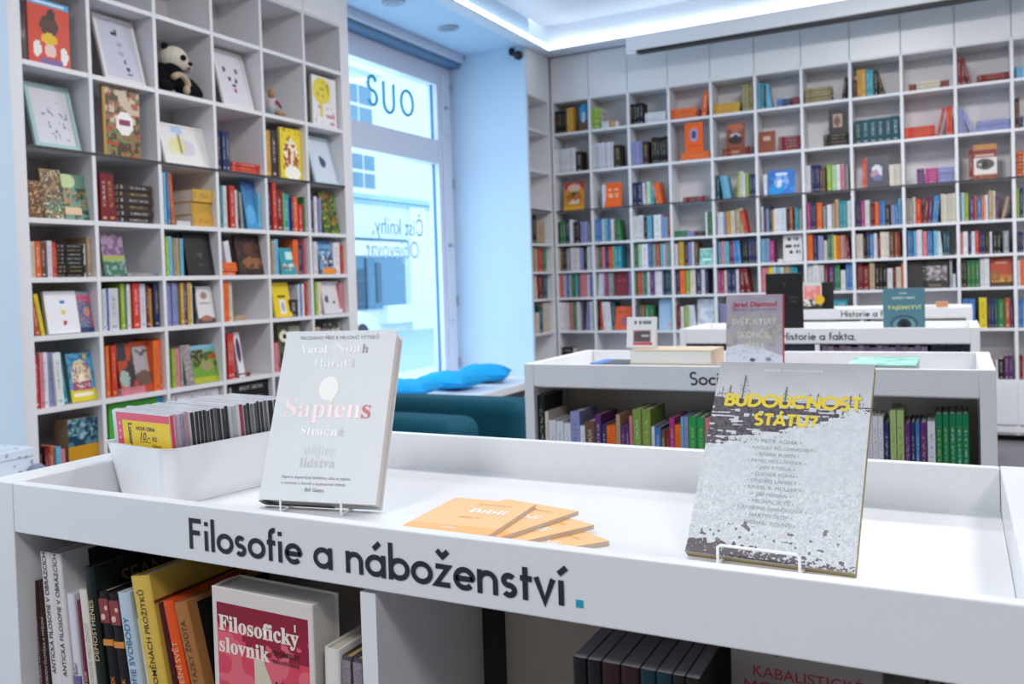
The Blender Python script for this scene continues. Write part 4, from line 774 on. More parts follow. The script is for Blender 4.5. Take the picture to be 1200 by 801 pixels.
o = mb.obj('belly_band', PT, pd, smooth=True); r = o.modifiers.new('blend', 'REMESH'); r.mode = 'VOXEL'; r.voxel_size = .004; r.use_smooth_shade = True

dl = thing('plush_doll', 'tiny sitting cloth doll with tan head and pale pink dress', 'soft toy', (-3.41, 4.50, 2.385), math.radians(90))
mb = MB(); mb.ell((.03, .03, .06), .03, .028, .055).ell((.045, .02, .085), .02, .02, .03)
o = mb.obj('dress', mat('doll_dress', '#c8b4bc', .9, bump=.3), dl, smooth=True); r = o.modifiers.new('blend', 'REMESH'); r.mode = 'VOXEL'; r.voxel_size = .004; r.use_smooth_shade = True
MB().ell((.03, .02, .135), .026, .025, .03).ell((.01, .03, .155), .012, .008, .014).ell((.05, .03, .158), .012, .008, .014).obj('head', mat('doll_head', '#a8876c', .9, bump=.3), dl, smooth=True)
MB().ell((.06, -.005, .02), .05, .014, .014, Ry(12)).ell((.07, .03, .018), .055, .014, .014, Ry(8)).ell((.125, .01, .016), .016, .014, .02).obj('legs', mat('doll_legs', '#a5835e', .9), dl, smooth=True)
MB().ell((.06, -.01, .07), .035, .01, .01, Ry(40)).obj('arm', mat('doll_arm', '#a0525e', .9), dl, smooth=True)
MB().ell((.02, .02, .03), .034, .03, .026).obj('skirt', mat('doll_skirt', '#8fa3a8', .9), dl, smooth=True)

# ------------------------------------------------------------------ display tables
TX0, TX1 = -1.135, .075
def table(y0, label, words, tx, th, tw, lw=.03):
    t = thing('display_table', label, 'display table', (0, y0, 0), 0, 'white display tables in a row')
    bv = .0015
    MB().box(TX0+.03-lw, TX0+.03, 0, .58, 0, 1.10).obj('side_panel', LACQ, t, bevel=bv)
    MB().box(TX1-.034, TX1, 0, .58, 0, 1.10).obj('side_panel', LACQ, t, bevel=bv)
    a, b = TX0+.0305, TX1-.0345
    ap = MB().box(a, b, .0004, .018, 1.032, 1.0995).obj('front_apron', LACQ, t, bevel=bv)
    MB().box(a, b, .562, .5795, 1.032, 1.0995).obj('rear_apron', LACQ, t, bevel=bv)
    MB().box(a, b, .018, .562, 1.027, 1.045).obj('tray_top', LACQ, t)
    for z in (.76, .42, .06): MB().box(a, b, .004, .576, z-.02, z).obj('shelf', LACQ, t)
    for z0, z1 in ((.76, 1.027), (.42, .74), (.06, .40)):
        MB().box(-.546, -.527, .004, .262, z0, z1).obj('divider', LACQ, t)
    MB().box(a, b, .285, .297, .06, 1.027).obj('middle_panel', mat('table_middle_panel', '#cbc2b8', .8, .1, bump=.4, bscale=260, vary=.04), t)
    MB().box(-.527, -.505, .262, .284, .76, 1.027).obj('gap_strip', BLACK, t)  # dark of the gap behind the divider, drawn as a black strip
    MB().box(a, b, .02, .56, 0, .04).obj('plinth', LACQ, t)
    o = stroke_text(words, INK, ap, T(tx, -.0003, 1.047), tw)
    return t, ap
tb1, ap1 = table(.84, 'nearest white display table with section name lettered on its front', 'Filosofie a náboženství', -.784, .036, .470, lw=.055)
MB().box(-.3055, -.2985, -.0002, .0004, 1.0475, 1.0545).obj('full_stop', INKBLUE, ap1, label='teal square full stop')
tb2, ap2 = table(2.725, 'second white display table, its lettering half hidden by grey book', 'Sociální vědy', -.641, .036, .262)
tb3, ap3 = table(4.65, 'third white display table, lettered on its front', 'Historie a fakta.', -.685, .036, .307)
tb4, ap4 = table(7.0, 'farthest white display table in front of the rear bookcase', 'Historie a fakta.', -.66, .036, .36)

# ------------------------------------------------------------------ foreground books on the shelf of the nearest table
def fbook(x, y, z, w, h, d, c, label, lean=0, txt=None, tcol='#1c1a20', tsz=.6, tz=.5, bold=0, thick=None, group='books on the nearest table shelf', side=None, right=False, pages='#dcd6cc', flush=False):
    """upright book seen by its spine; (x,y,z) bottom left of the spine; lean tips the top to the left"""
    t = thing('book', label, 'book', (x, y, z), 0, group); t.rotation_euler = (0, -math.radians(lean), 0)
    cc = srgb(c); e = .0016 if w < .014 else .0024
    mb = MB(); n = 6; pts = [(e*.4, .004)]
    for i in range(n+1): 
        a = math.pi*(1-i/n); pts.append((w/2+(w/2)*math.cos(a), .0035-.0035*math.sin(a)))
    outer = pts[1:]
    mb.prism([(p[0], p[1]) for p in reversed(outer)], 0, h, 0, cc)
    mb.box(0, e, .0035, d, 0, h, 0, cc).box(w-e, w, .0035, d, 0, h, 0, cc if side is None else srgb(side))
    mb.obj('cover', PRINTM, t, attrs=True)
    MB().box(e+.0002 if not flush else .0008, w-e-.0002 if not flush else w-.0006, .0036, d-.004, .003, h-.003 if not flush else h+.0006).obj('page_block', mat('pages_'+pages[1:], pages, .8, .2, bump=.3, bscale=900), t)
    if txt:
        for k in (txt if isinstance(txt, list) else [(txt, tcol, tsz, tz)]):
            s, col, sz, zz = k
            ink = mat('ink_'+col[1:], col, .5)
            text(s, ink, t, T(w/2+w*sz*.36, -.0006, zz*h) @ RY(-math.pi/2), name='spine_lettering', w=None, size=w*sz, bold=bold)
    return t
Z1 = .76
FB = [(-1.104, .870, .0125, .196, .15, '#3a2225', 3.0, 'leftmost thin dark brown book on the nearest table shelf', [('ZA SVOBODU ČLOVĚKA A MYŠLENÍ', '#c8b8b4', .55, .18)]),
 (-1.0905, .870, .0125, .196, .15, '#33201f', 3.2, 'thin dark brown book, second from the table side', [('ZA SVOBODU ČLOVĚKA A MYŠLENÍ', '#c8b8b4', .55, .18)]),
 (-1.077, .868, .021, .240, .17, '#e2e0e2', 4.3, 'left one of two tall white books with black spine titles', [('ANTICKÁ FILOSOFIE V OBRÁZCÍCH', '#1a1a1e', .50, .30)]),
 (-1.0545, .868, .021, .240, .17, '#dcdadd', 4.4, 'right one of two tall white books with black spine titles', [('ANTICKÁ FILOSOFIE V OBRÁZCÍCH', '#1a1a1e', .50, .30)]),
 (-1.032, .872, .014, .186, .13, '#dddbe6', 4.6, 'white book with violet foot right of the tall white pair', [('Co je Bůh?', '#5a5070', .6, .3)]),
 (-1.0165, .876, .011, .178, .13, '#6c1a30', 5.2, 'thin maroon book beside the cream one', [('O DUŠI', '#d8b8b8', .55, .35)]),
 (-1.004, .872, .019, .196, .14, '#ddd8ce', 5.6, 'cream book between thin maroon and tall black green books', [('FILOSOFIE PRO ŽIVOT', '#b8b0a4', .5, .3)]),
 (-.983, .868, .018, .230, .17, '#16211c', 6.0, 'tall black green book with gold serif title', [('DEMOSTHENES', '#c9b48a', .66, .46), ('EL OLIVA', '#e8e4da', .66, .12)]),
 (-.962, .872, .019, .200, .14, '#171214', 7.0, 'left black book with orange band and red picture on spine', [('IDEA A SKUTEK', '#c07a3a', .55, .08)]),
 (-.940, .872, .019, .200, .14, '#171214', 7.4, 'right black book with orange band and red picture on spine', [('IDEA A SKUTEK', '#c07a3a', .55, .08)]),
 (-.918, .870, .022, .204, .15, '#b9cbdc', 8.2, 'light blue book with grey blue serif title', [('FILOSOFIE SVOBODY', '#4a6f90', .62, .22)]),
 (-.893, .876, .012, .172, .13, '#dcd6c0', 9.0, 'low thin cream book left of the yellow one', [('TOMÁŠ', '#6a6458', .5, .1)]),
 (-.879, .866, .033, .232, .19, '#d9b650', 10.5, 'thick yellow book with dark spine title', [('FILOSOFIKA V PROMĚNÁCH PROŽITKŮ', '#4a3c1c', .36, .02)]),
 (-.842, .874, .010, .200, .15, '#4a1422', 11.2, 'thin maroon book right of the thick yellow one', [('MYŠLENÍ', '#e08a5a', .6, .3)]),
 (-.830, .872, .018, .206, .15, '#e2531a', 12.5, 'bright orange book with pale spine title', [('ETIKA PRO DNEŠNÍ SVĚT', '#f0b48a', .65, .12)]),
 (-.809, .872, .022, .208, .17, '#a8703f', 14.0, 'brown book with black front panel beside the red dictionary', [('ZÁKLADNÍ OTÁZKY ŽIVOTA', '#5f3518', .5, .2)])]
fbs = {}
px, pw, pl_, ph = -1.1045, 0, 3.0, .2
for i, (x, y, w, h, d, c, ln, lab, tx) in enumerate(FB):
    x = px+pw/math.cos(math.radians(pl_))+min(h, ph)*(math.tan(math.radians(ln))-math.tan(math.radians(pl_)))+.0004   # each leans on its left neighbour without entering it
    px, pw, pl_, ph = x, w, ln, h
    fbs[i] = fbook(x, y, Z1, w, h, d, c, lab, ln, tx, bold=.008)
def band(t, w, z0, z1, c, name='spine_band'):
    MB().box(.0005, w-.0005, -.0005, .003, z0, z1).obj(name, mat('band_'+c[1:], c, .5), t)
for i in (8, 9):
    band(fbs[i], .019, .128, .136, '#d88a3a'); 
    o = MB().box(.001, .018, -.0006, .003, .158, .190).obj('spine_picture', mat('band_8a3a38', '#8a3a38', .5, vary=.4, bump=.01, bscale=90), fbs[i])
    MB().cyl((.007, -.0012, .166), (.007, 0, .166), .0042, n=12).cyl((.014, -.0012, .178), (.014, 0, .178), .003, n=12).obj('picture_spot', mat('spot_pale', '#e0b8a8', .5), o)
band(fbs[4], .014, .02, .075, '#7a6aa0')
# printed side of brown, yellow and black green books
def side_print(t, w, d, h, items):
    for y0, y1, z0, z1, c in items: MB().box(w, w+.0006, y0, y1, z0, z1).obj('cover_panel', mat('panel_'+c[1:], c, .5), t)
side_print(fbs[15], .022, .17, .208, [(.02, .165, .006, .202, '#15100f')])
text(math_font('E', MBD), mat('ink_d8d0c4', '#d8d0c4', .5), fbs[15], T(.0228, .05, .09) @ RZ(math.pi/2), w=.03)
side_print(fbs[12], .033, .19, .232, [(.004, .189, .195, .199, '#8a2a1c')])
text('ESTETIKA', mat('ink_3a2c1c', '#3a2c1c', .5), fbs[12], T(.0338, .02, .165) @ RZ(math.pi/2), w=.09)
text('SEAN', mat('ink_8a744a', '#8a744a', .5), fbs[7], T(.0186, .05, .19) @ RZ(math.pi/2), w=.08)
side_print(fbs[3], .021, .17, .24, [(.05, .165, .05, .235, '#2c2a30')])

# Filosofický slovník, facing out
def hardback(name, label, w, h, t, M, cov, group=None, spine_left=True, pages='#d5cfc8', print_img=None, nm_cat='book', side='#ffffff'):
    """front cover on the local xz plane facing -y, t thick; spine on the left"""
    r = thing(name, label, nm_cat, group=group); r.matrix_world = M
    cc = srgb(cov); e = .0025
    mb = MB()
    mb.box(0, w, 0, e, 0, h, 0, cc).box(0, w, t-e, t, 0, h, 0, cc)
    pts = [(.004, e)]+[(-.004*math.sin(math.pi*i/6)+.002, e+(t-2*e)*i/6) for i in range(7)]+[(.004, t-e)]
    mb.prism(pts[::-1], 0, h, 0, cc); mb.obj('cover', PRINTM, r, attrs=True, bevel=.0008)
    MB().box(.005, w-.004, e, t-e, .003, h-.003).obj('page_block', mat('pages_'+pages[1:], pages, .8, .2, bump=.3, bscale=900), r)
    if print_img is not None:
        o = bpy.data.objects.new('cover_print', print_mesh('cover_print', w-.002, h-.002, print_img)); COL.objects.link(o); o.parent = r; o.matrix_local = T(.001, -.0003, .001)
    return r
nx, ny = 120, 180; V, U = np.mgrid[0:ny, 0:nx]; U = (U+.5)/nx; V = (V+.5)/ny
img = np.zeros((ny, nx, 3)); img[:] = srgb('#ddd3cf')
n1 = _noise(nx, ny, 14, 5); n2 = _noise(nx, ny, 6, 6)
inn = (U > .045) & (U < .955) & (V > .04) & (V < .93)
pk = np.array(srgb('#d8475c')); pk2 = np.array(srgb('#e88a90')); dk = np.array(srgb('#8c1c34'))
img[inn] = pk
img[inn & (V < .78) & (n1 > .5)] = (pk*.6+pk2*.4)
img[inn & ((V+.06*n1-.04*np.abs(U-.5)) > .84)] = dk
img[inn & (V > .70) & (V < .86) & (U > .3) & (n2+U*.2 > .45)] = dk*1.15
img[inn & (((U-.15)/.13)**2+((V-.42)/.05)**2+(n2-.5)*1.2 < .9)] = srgb('#e5a0a4')
img[((U-.45)*1.0+(V-.68)*.7 < .06) & (V < .68) & (V > .3) & (U > .42) & (U < .62) & inn] = srgb('#d8c8b4')
hair = (((U-.68)/.24)**2+((V-.36)/.22)**2 < 1+.12*np.sin(np.arctan2(V-.36, U-.68)*22)); img[hair] = srgb('#1c1a2c')
face = (((U-.50)/.09)**2+((V-.33)/.14)**2 < 1) & inn; img[face] = srgb('#c9b8a2')
img[(((U-.50)/.05)**2+((V-.30)/.035)**2 < 1)] = srgb('#f0ece4'); img[(((U-.50)/.04)**2+((V-.30)/.028)**2 < 1)] = srgb('#8a8a94')
img[((U-.32)**2/.02**2+(V-.42)**2/.018**2 < 1) | ((np.abs(U-.32) < .018) & (V < .41) & (V > .33))] = srgb('#40202c')
sl = hardback('book', 'red and pink philosophical dictionary facing out on nearest table shelf', .153, .238, .05, T(-.771, .862, Z1) @ RZ(math.radians(-2)), '#ddd8d0', 'books on the nearest table shelf', print_img=img)
CRM = mat('cream_lettering', '#f0e2d8', .5)
text(math_font('Filosofick', MBD)+math_font('y', MBD), CRM, sl, T(.010, -.0008, .187), w=.122, bold=.018)
MB().box(.126, .128, -.0009, -.0004, .203, .211, M=None).obj('lettering', CRM, sl)
text(math_font('slovnik', MBD), CRM, sl, T(.010, -.0008, .161), w=.078, bold=.018)
text('PRO SAMOUKY', mat('ink_3a1420', '#3a1420', .5), sl, T(.092, -.0014, .171), w=.040, h=.006, bold=.02)
text('NEBOLI INTOXIKACE', mat('ink_3a1420', '#3a1420', .5), sl, T(.092, -.0014, .162), w=.040, h=.0045, bold=.02)

fbook(-.613, .862, Z1, .020, .19, .17, '#e4e0dc', 'white book with blank cover right of the red dictionary', -1, pages='#cbbfae')
for i, x in enumerate((-.590, -.575)):
    t = fbook(x, .868, Z1, .0135, .182, .15, '#5a5058', ['left', 'right'][i]+' one of two grey patterned paperbacks beside the divider', 0, pages='#c9a678')
    MB().box(.001, .0125, -.0007, .0002, .01, .178).obj('spine_pattern', mat('spine_pattern', '#8a7f88', .6, vary=.9, bump=.01, bscale=500), t)
fbook(-.5585, .868, Z1, .010, .178, .15, '#b5aec4', 'thin lilac paperback pressed against the table divider', 0, pages='#c9a678')
KB = [(-.323, .0138, '#141314', 'black'), (-.3088, .0138, '#141314', 'black'), (-.2946, .018, '#2c1618', 'dark brown'), (-.2762, .018, '#2c1618', 'dark brown'), (-.2578, .0145, '#12303c', 'dark teal'), (-.2429, .0145, '#12303c', 'dark teal'), (-.228, .011, '#1c1a1c', 'charcoal'), (-.2166, .0125, '#1a1717', 'charcoal')]
for i, (x, w, c, n) in enumerate(KB):
    fbook(x, .872, Z1, w, .226, .15, c, '%s hardback, %s of eight dark ones in the right compartment' % (n, ORD[i]), 0, group='dark hardbacks in the right compartment', pages='#8f8a90', flush=True)
kb = hardback('book', 'off-white book with red thin title facing out at right table shelf', .128, .259, .018, T(-.190, .93, Z1) @ RX(math.radians(-3)), '#a59c96', 'books on the nearest table shelf')
KR = mat('ink_b5303a', '#b5303a', .5)
text('KABALISTICKÉ', KR, kb, T(.020, -.0005, .212), w=.092); text('MOTIVY', KR, kb, T(.012, -.0005, .196), w=.062)
text('JAN HERUFEK', mat('ink_4a4448', '#4a4448', .5), kb, T(.040, -.0005, .235), w=.058)
fbook(-.030, .90, Z1, .014, .225, .14, '#5a5468', 'slate grey book at the right end of the nearest table shelf', 0)
# ------------------------------------------------------------------ white history book on a wire stand
SW, SH_, ST = .1747, .2554, .030
sp = hardback('book', 'large white hardback with pink title standing on nearest table', SW, SH_, ST, T(-.8354, 1.0379, 1.0600) @ RZ(.1957) @ RX(-.4627), '#dde0e3', pages='#d3cccb')
SPK = mat('pink_foil', '#fbe3e4', .35); SPW = mat('pearl_foil', '#f4f6f8', .3); GR = mat('grey_foil', '#b9bec2', .35); BR = mat('dark_brown_foil', '#77605f', .35); RD = mat('red_foil', '#c43a48', .35); SM = mat('ink_777d86', '#777d86', .5)
def ct(body, m, u0, u1, v, **k): return text(body, m, sp, T(u0*SW, -.0005, v*SH_), w=(u1-u0)*SW, **k)
ct('PRODÁNO PŘES 8 MILIONŮ VÝTISKŮ', SM, .14, .85, .945)
ct(math_font('Yuval', MBD), SPW, .157, .40, .862, bold=.0); ct(math_font('Noa', MBD), mat('ghost_foil', '#dfe2e6', .3), .47, .70, .862); ct(math_font('h', MBD), BR, .715, .77, .862)
ct(math_font('Harar', MBD), mat('ghost_foil', '#dfe2e6', .3), .30, .62, .775); ct(math_font('i', MBD), GR, .64, .665, .775)
MB().cyl((.468*SW, -.0006, .645*SH_), (.468*SW, 0, .645*SH_), 1, n=32).obj('thumb_print', mat('thumb_print', '#f4f4f0', .4), sp).matrix_local = T(.468*SW, 0, .645*SH_) @ Matrix.Diagonal((.0150, 1, .0185, 1)) @ T(-.468*SW, 0, -.645*SH_)
ct(math_font('Sapien', MBD), SPK, .10, .775, .475); ct(math_font('s', MBD), RD, .785, .862, .475)
ct(math_font('Stručn', MBD), SPW, .276, .60, .37); ct(math_font('é', MBD), GR, .61, .654, .37)
ct(math_font('dějiny', MBD), mat('ghost_grey', '#cfd3d7', .35), .333, .61, .262); ct(math_font('lidstva', MBD), mat('ghost_grey2', '#bfc2c6', .35), .313, .618, .19)
ct('Sapiens doporučuji každému, kdo se zajímá', SM, .177, .764, .125); ct('o minulost a hlavně o budoucnost lidstva.', SM, .177, .735, .092); ct('Bill Gates', mat('ink_5a6068', '#5a6068', .5), .395, .557, .055)
MB().box(0, SW*.6, ST-.006, ST-.0005, -.0008, .0004).box(-.003, .012, .008, ST-.003, -.0008, .0004).obj('dark_foot_strip', mat('strip_241418', '#241418', .5), sp)
WIRE = mat('white_wire', '#eef0f2', .3)
def stand(label, M, xs, w, tilt, back):
    s = thing('book_stand', label, 'book stand', group=None); s.matrix_world = M; r = .0016
    for x in xs:
        MB().tube([(x, -.012, .020), (x, -.0125, .002), (x, .0, .002), (x, back, .002), (x, back, .002)], r).obj('foot_wire', WIRE, s)
        MB().tube([(x, .034, .002), (x, .034+math.tan(tilt)*.13, .132)], r).obj('back_wire', WIRE, s)
    MB().tube([(xs[0], back, .002), (xs[1], back, .002)], r).tube([(xs[0], .034+math.tan(tilt)*.13, .132), (xs[1], .034+math.tan(tilt)*.13, .132)], r).obj('cross_wire', WIRE, s)
    return s
stand('white wire stand holding up the large white hardback', T(-.8354, 1.0379, 1.0455) @ RZ(.1957), (.040, .130), SW, .4627, .10)

# ------------------------------------------------------------------ grey photographic book on a wire stand
BW, BH, BT = .166, .250, .011
nx, ny = 190, 270; V, U = np.mgrid[0:ny, 0:nx]; U = (U+.5)/nx; V = (V+.5)/ny
img = np.zeros((ny, nx, 3)); A_ = _noise(nx, ny, 5, 1); B_ = _noise(nx, ny, 2.2, 2); C_ = _noise(nx, ny, 18, 3); D_ = _noise(nx, ny, 1.3, 4)
Hs = np.repeat(_noise(nx//6+2, ny, 2.5, 8)[:, :nx//6+2], 6, 1)[:, :nx]
sn = .865+.05*(A_-.5)+.12*(B_-.5)*(.4+.6*(V < .35))-.06*(D_ > .85)*(V < .4)-.02*(D_ > .7)
img[:] = sn[..., None]*np.array([.97, .985, 1.0])
sky = V > .80-.03*U; g_ = .72+.10*(1-V)/.2+.03*(C_-.5); img[sky] = (g_[..., None]*np.array([.985, .99, 1]))[sky]
def ink(m, c, a=1.0): img[m] = img[m]*(1-a)+np.array(srgb(c))**(1/2.2)*a
low = .54+.225*U+.03*(A_-.5)+.045*(Hs-.5)+.02*np.sin(U*23)*U
dark = (~sky) & (V > low)
ink(dark, '#5d555b', .92); ink(dark & (B_ > .6), '#484148', .8); ink(dark & (Hs > .66) & (V < .77) & (A_ > .35), '#d9dbe0', .95)
ink((~sky) & (V > low-.025) & (V <= low) & (D_ > .75), '#8a8288', .8)
dk2 = (V < .075+.06*(A_-.5)-.06*U) & (B_ > .12+.3*U); ink(dk2, '#5a5054', .92)
ink((V < .17) & (V > .03) & (A_ > .84) & (U < .9), '#6a6064', .85); ink((V < .2) & (B_ > .88), '#a09aa0', .7)
for (tx, tb, tt, sw) in ((.19, .80, .925, .06), (.475, .79, .865, .03), (.05, .80, .86, .05), (.10, .80, .865, .04), (.63, .785, .83, .07), (.68, .785, .835, .07), (.88, .775, .83, .06), (.93, .775, .84, .05)):
    ink((np.abs(U-tx) < .004) & (V > tb-.01) & (V < tt), '#5a5258', .8)
    ink((np.abs(U-tx) < sw*(1.06-(V-tb)/(tt-tb))) & (V > tb) & (V < tt) & (D_ > .60), '#77707a', .55)
img = np.clip(img, 0, 1)**2.2
bd = thing('book', 'grey photographic paperback with yellow title on wire stand, right of table', 'book'); bd.matrix_world = T(-.2561, 1.0479, 1.0525) @ RZ(-.065) @ RX(-.6945)
MB().box(0, BW, 0, .0012, 0, BH, 0, srgb('#c8ccd2')).box(0, BW, BT-.0012, BT, 0, BH, 0, srgb('#a5925e')).box(0, .0012, .0012, BT-.0012, 0, BH, 0, srgb('#8a8a8e')).obj('cover', PRINTM, bd, attrs=True)
MB().box(.0012, BW-.0005, .0013, BT-.0013, .0005, BH-.0005).obj('page_block', mat('pages_b9a77e', '#b9a77e', .8, .2), bd)
o = bpy.data.objects.new('cover_print', print_mesh('cover_print', BW, BH, img)); COL.objects.link(o); o.parent = bd; o.matrix_local = T(0, -.0003, 0)
YT = mat('yellow_title', '#ecd23f', .5)
def bt(body, m, u0, u1, v, **k): return text(body, m, bd, T(u0*BW, -.0006, v*BH), w=(u1-u0)*BW, **k)
bt('EDICE SPOLEČNOST', mat('white_ink', '#eef0f2', .5), .31, .69, .95, h=.0036)
stroke_text('BUDOUCNOST', YT, bd, T(.075*BW, -.0006, .752*BH), .875*BW, hw=.12, shear=.0, sy=1.0); stroke_text('ST\u00c1TU?', YT, bd, T(.295*BW, -.0006, .655*BH), .40*BW, hw=.12)
NM = ['PETR AGHA', 'VÁCLAV BĚLOHRADSKÝ', 'RADEK BUBEN', 'PAVEL HOLLÄNDER', 'JAN KYSELA', 'ZDENĚK KÜHN', 'ONDŘEJ LÁNSKÝ', 'KAREL B. MÜLLER', 'JIŘÍ PŘIBÁŇ', 'MICHAL SLÝŠ', 'KATEŘINA ŠIMÁČKOVÁ', 'MARTIN ŠKOP', 'MICHAEL YOUNG']
WD = [.28, .42, .27, .36, .24, .29, .33, .35, .24, .28, .44, .28, .33]
for i, (s, wd) in enumerate(zip(NM, WD)):
    c = .475 if i != 1 else .50
    bt('• '+s+' •', mat('ink_9a9ea6', '#9a9ea6', .5), c-wd/2, c+wd/2, .563-.0333*i)
s = stand('white wire stand holding up the grey photographic paperback', T(-.2561, 1.0479, 1.0455) @ RZ(-.065), (.038, .118), BW, .6945, .14)
MB().tube([(.038, -.012, .019), (.041, -.0118, .0215), (.115, -.0118, .0215), (.118, -.012, .019)], .0016).obj('front_wire', WIRE, s)

# ------------------------------------------------------------------ fanned orange booklets
OB = srgb('#f0bf82'); OB2 = srgb('#efb066')
def booklet(M, label):
    t = thing('booklet', label, 'booklet', group='orange booklets fanned out'); t.matrix_world = M
    w, d, h = .112, .165, .0052
    mb = MB(); mb.box(0, w, 0, d, h-.0006, h, 0, OB).box(0, w, 0, d, 0, .0006, 0, OB).box(0, .0007, 0, d, .0006, h-.0006, 0, OB); mb.obj('cover', PRINTM, t, attrs=True)
    MB().box(.0007, w-.0004, .0004, d-.0004, .0007, h-.0007).obj('page_block', mat('pages_cfc5c0', '#cfc5c0', .8, .2), t)
    MB().box(.0004, w, .0, .030, h, h+.0002, 0, OB2).obj('foot_band', PRINTM, t, attrs=True)
    WI = mat('white_ink', '#eef0f2', .5)
    text('Bibli', WI, t, T(.048, .095, h+.0003) @ RX(-math.pi/2), w=.046, bold=.012)
    text('vědy o', mat('gold_ink', '#d9a05a', .5), t, T(.044, .068, h+.0003) @ RX(-math.pi/2), w=.03); text('Encyklopedie', mat('gold_ink', '#d9a05a', .5), t, T(.045, .137, h+.0003) @ RX(-math.pi/2), w=.045)
    text('knihy', WI, t, T(.045, .016, h+.0003) @ RX(-math.pi/2), w=.018)
    return t
# RX(-90deg) lays text drawn in the xz plane onto xy
def tr(px, py, th, z):
    a = math.radians(th); w, d = .112, .165
    ex = Vector((math.cos(a), -math.sin(a))); ey = Vector((math.sin(a), math.cos(a))); p = Vector((px, py))-ex*w-ey*d
    return T(p.x, p.y, z) @ RZ(-a)
booklet(tr(-.344, 1.062, 36, 1.0452), 'orange booklet at the bottom right of the fan of four')
booklet(tr(-.376, 1.105, 25, 1.0506), 'orange booklet third from the top of the fan of four')
booklet(tr(-.408, 1.142, 14, 1.0560), 'orange booklet second from the top of the fan of four')
booklet(tr(-.462, 1.135, -3, 1.0614), 'uppermost orange booklet with white title lying flat on the fan')

# ------------------------------------------------------------------ white bin of CD cases
BM = T(-1.119, 1.012, 1.0455) @ RZ(math.radians(-9))
bn = thing('storage_bin', 'white plastic bin full of disc cases at the left of nearest table', 'bin'); bn.matrix_world = BM
def rr(x0, x1, y0, y1, r, n=5):
    P = []
    for cx, cy, a0 in ((x1-r, y0+r, -90), (x1-r, y1-r, 0), (x0+r, y1-r, 90), (x0+r, y0+r, 180)):
        for i in range(n+1): a = math.radians(a0+90*i/n); P.append((cx+r*math.cos(a), cy+r*math.sin(a)))
    return P
def loft(rings, name, m, parent, smooth=True):
    v = []; f = []; n = len(rings[0][0])
    for P, z in rings: v += [(x, y, z) for x, y in P]
    for k in range(len(rings)-1):
        for i in range(n): f.append((k*n+i, k*n+(i+1) % n, (k+1)*n+(i+1) % n, (k+1)*n+i))
    f.append(tuple(reversed(range(n)))); f.append(tuple(range((len(rings)-1)*n, len(rings)*n)))
    me = bpy.data.meshes.new(name); me.from_pydata(v, [], f); me.materials.append(m)
    if smooth: me.polygons.foreach_set('use_smooth', [True]*len(f))
    o = bpy.data.objects.new(name, me); COL.objects.link(o); o.parent = parent
    e = o.modifiers.new('edges', 'EDGE_SPLIT'); e.split_angle = math.radians(40); return o
BINM = mat('glossy_white_plastic', '#eceef2', .22, .5)
loft([(rr(.015, .158, .012, .305, .03), 0), (rr(0, .168, 0, .325, .028), .0825), (rr(-.001, .169, -.001, .326, .022), .0845),
      (rr(.003, .165, .003, .322, .020), .0845), (rr(.0175, .1555, .0145, .3025, .028), .003)], 'bin_shell', BINM, bn)
random.seed(3)
edge = ['#d23c50']+['#c79aa8', '#b8a0b4', '#9a90a8', '#c79aa8']+['#1b1b1f']*4+['#3c3c42', '#1f1f24', '#55555c', '#1b1b1f', '#2a2a2e', '#1b1b1f']+['#b5b8bc', '#a8acb0', '#c8cacd']+['#a02846']+['#3a3a40', '#1d1d20', '#6a6c72', '#4a4a50', '#232326', '#2c2c30', '#5c5e62', '#1b1b1f', '#1b1b1f', '#3a3a3e', '#1b1b1f', '#1b1b1f', '#4a4a50', '#1b1b1f']
SHELLM = mat('clear_case_plastic', '#c9cbd2', .12, .6)
CN = {'#1b1b1f': 'black', '#d23c50': 'red', '#a02846': 'crimson'}
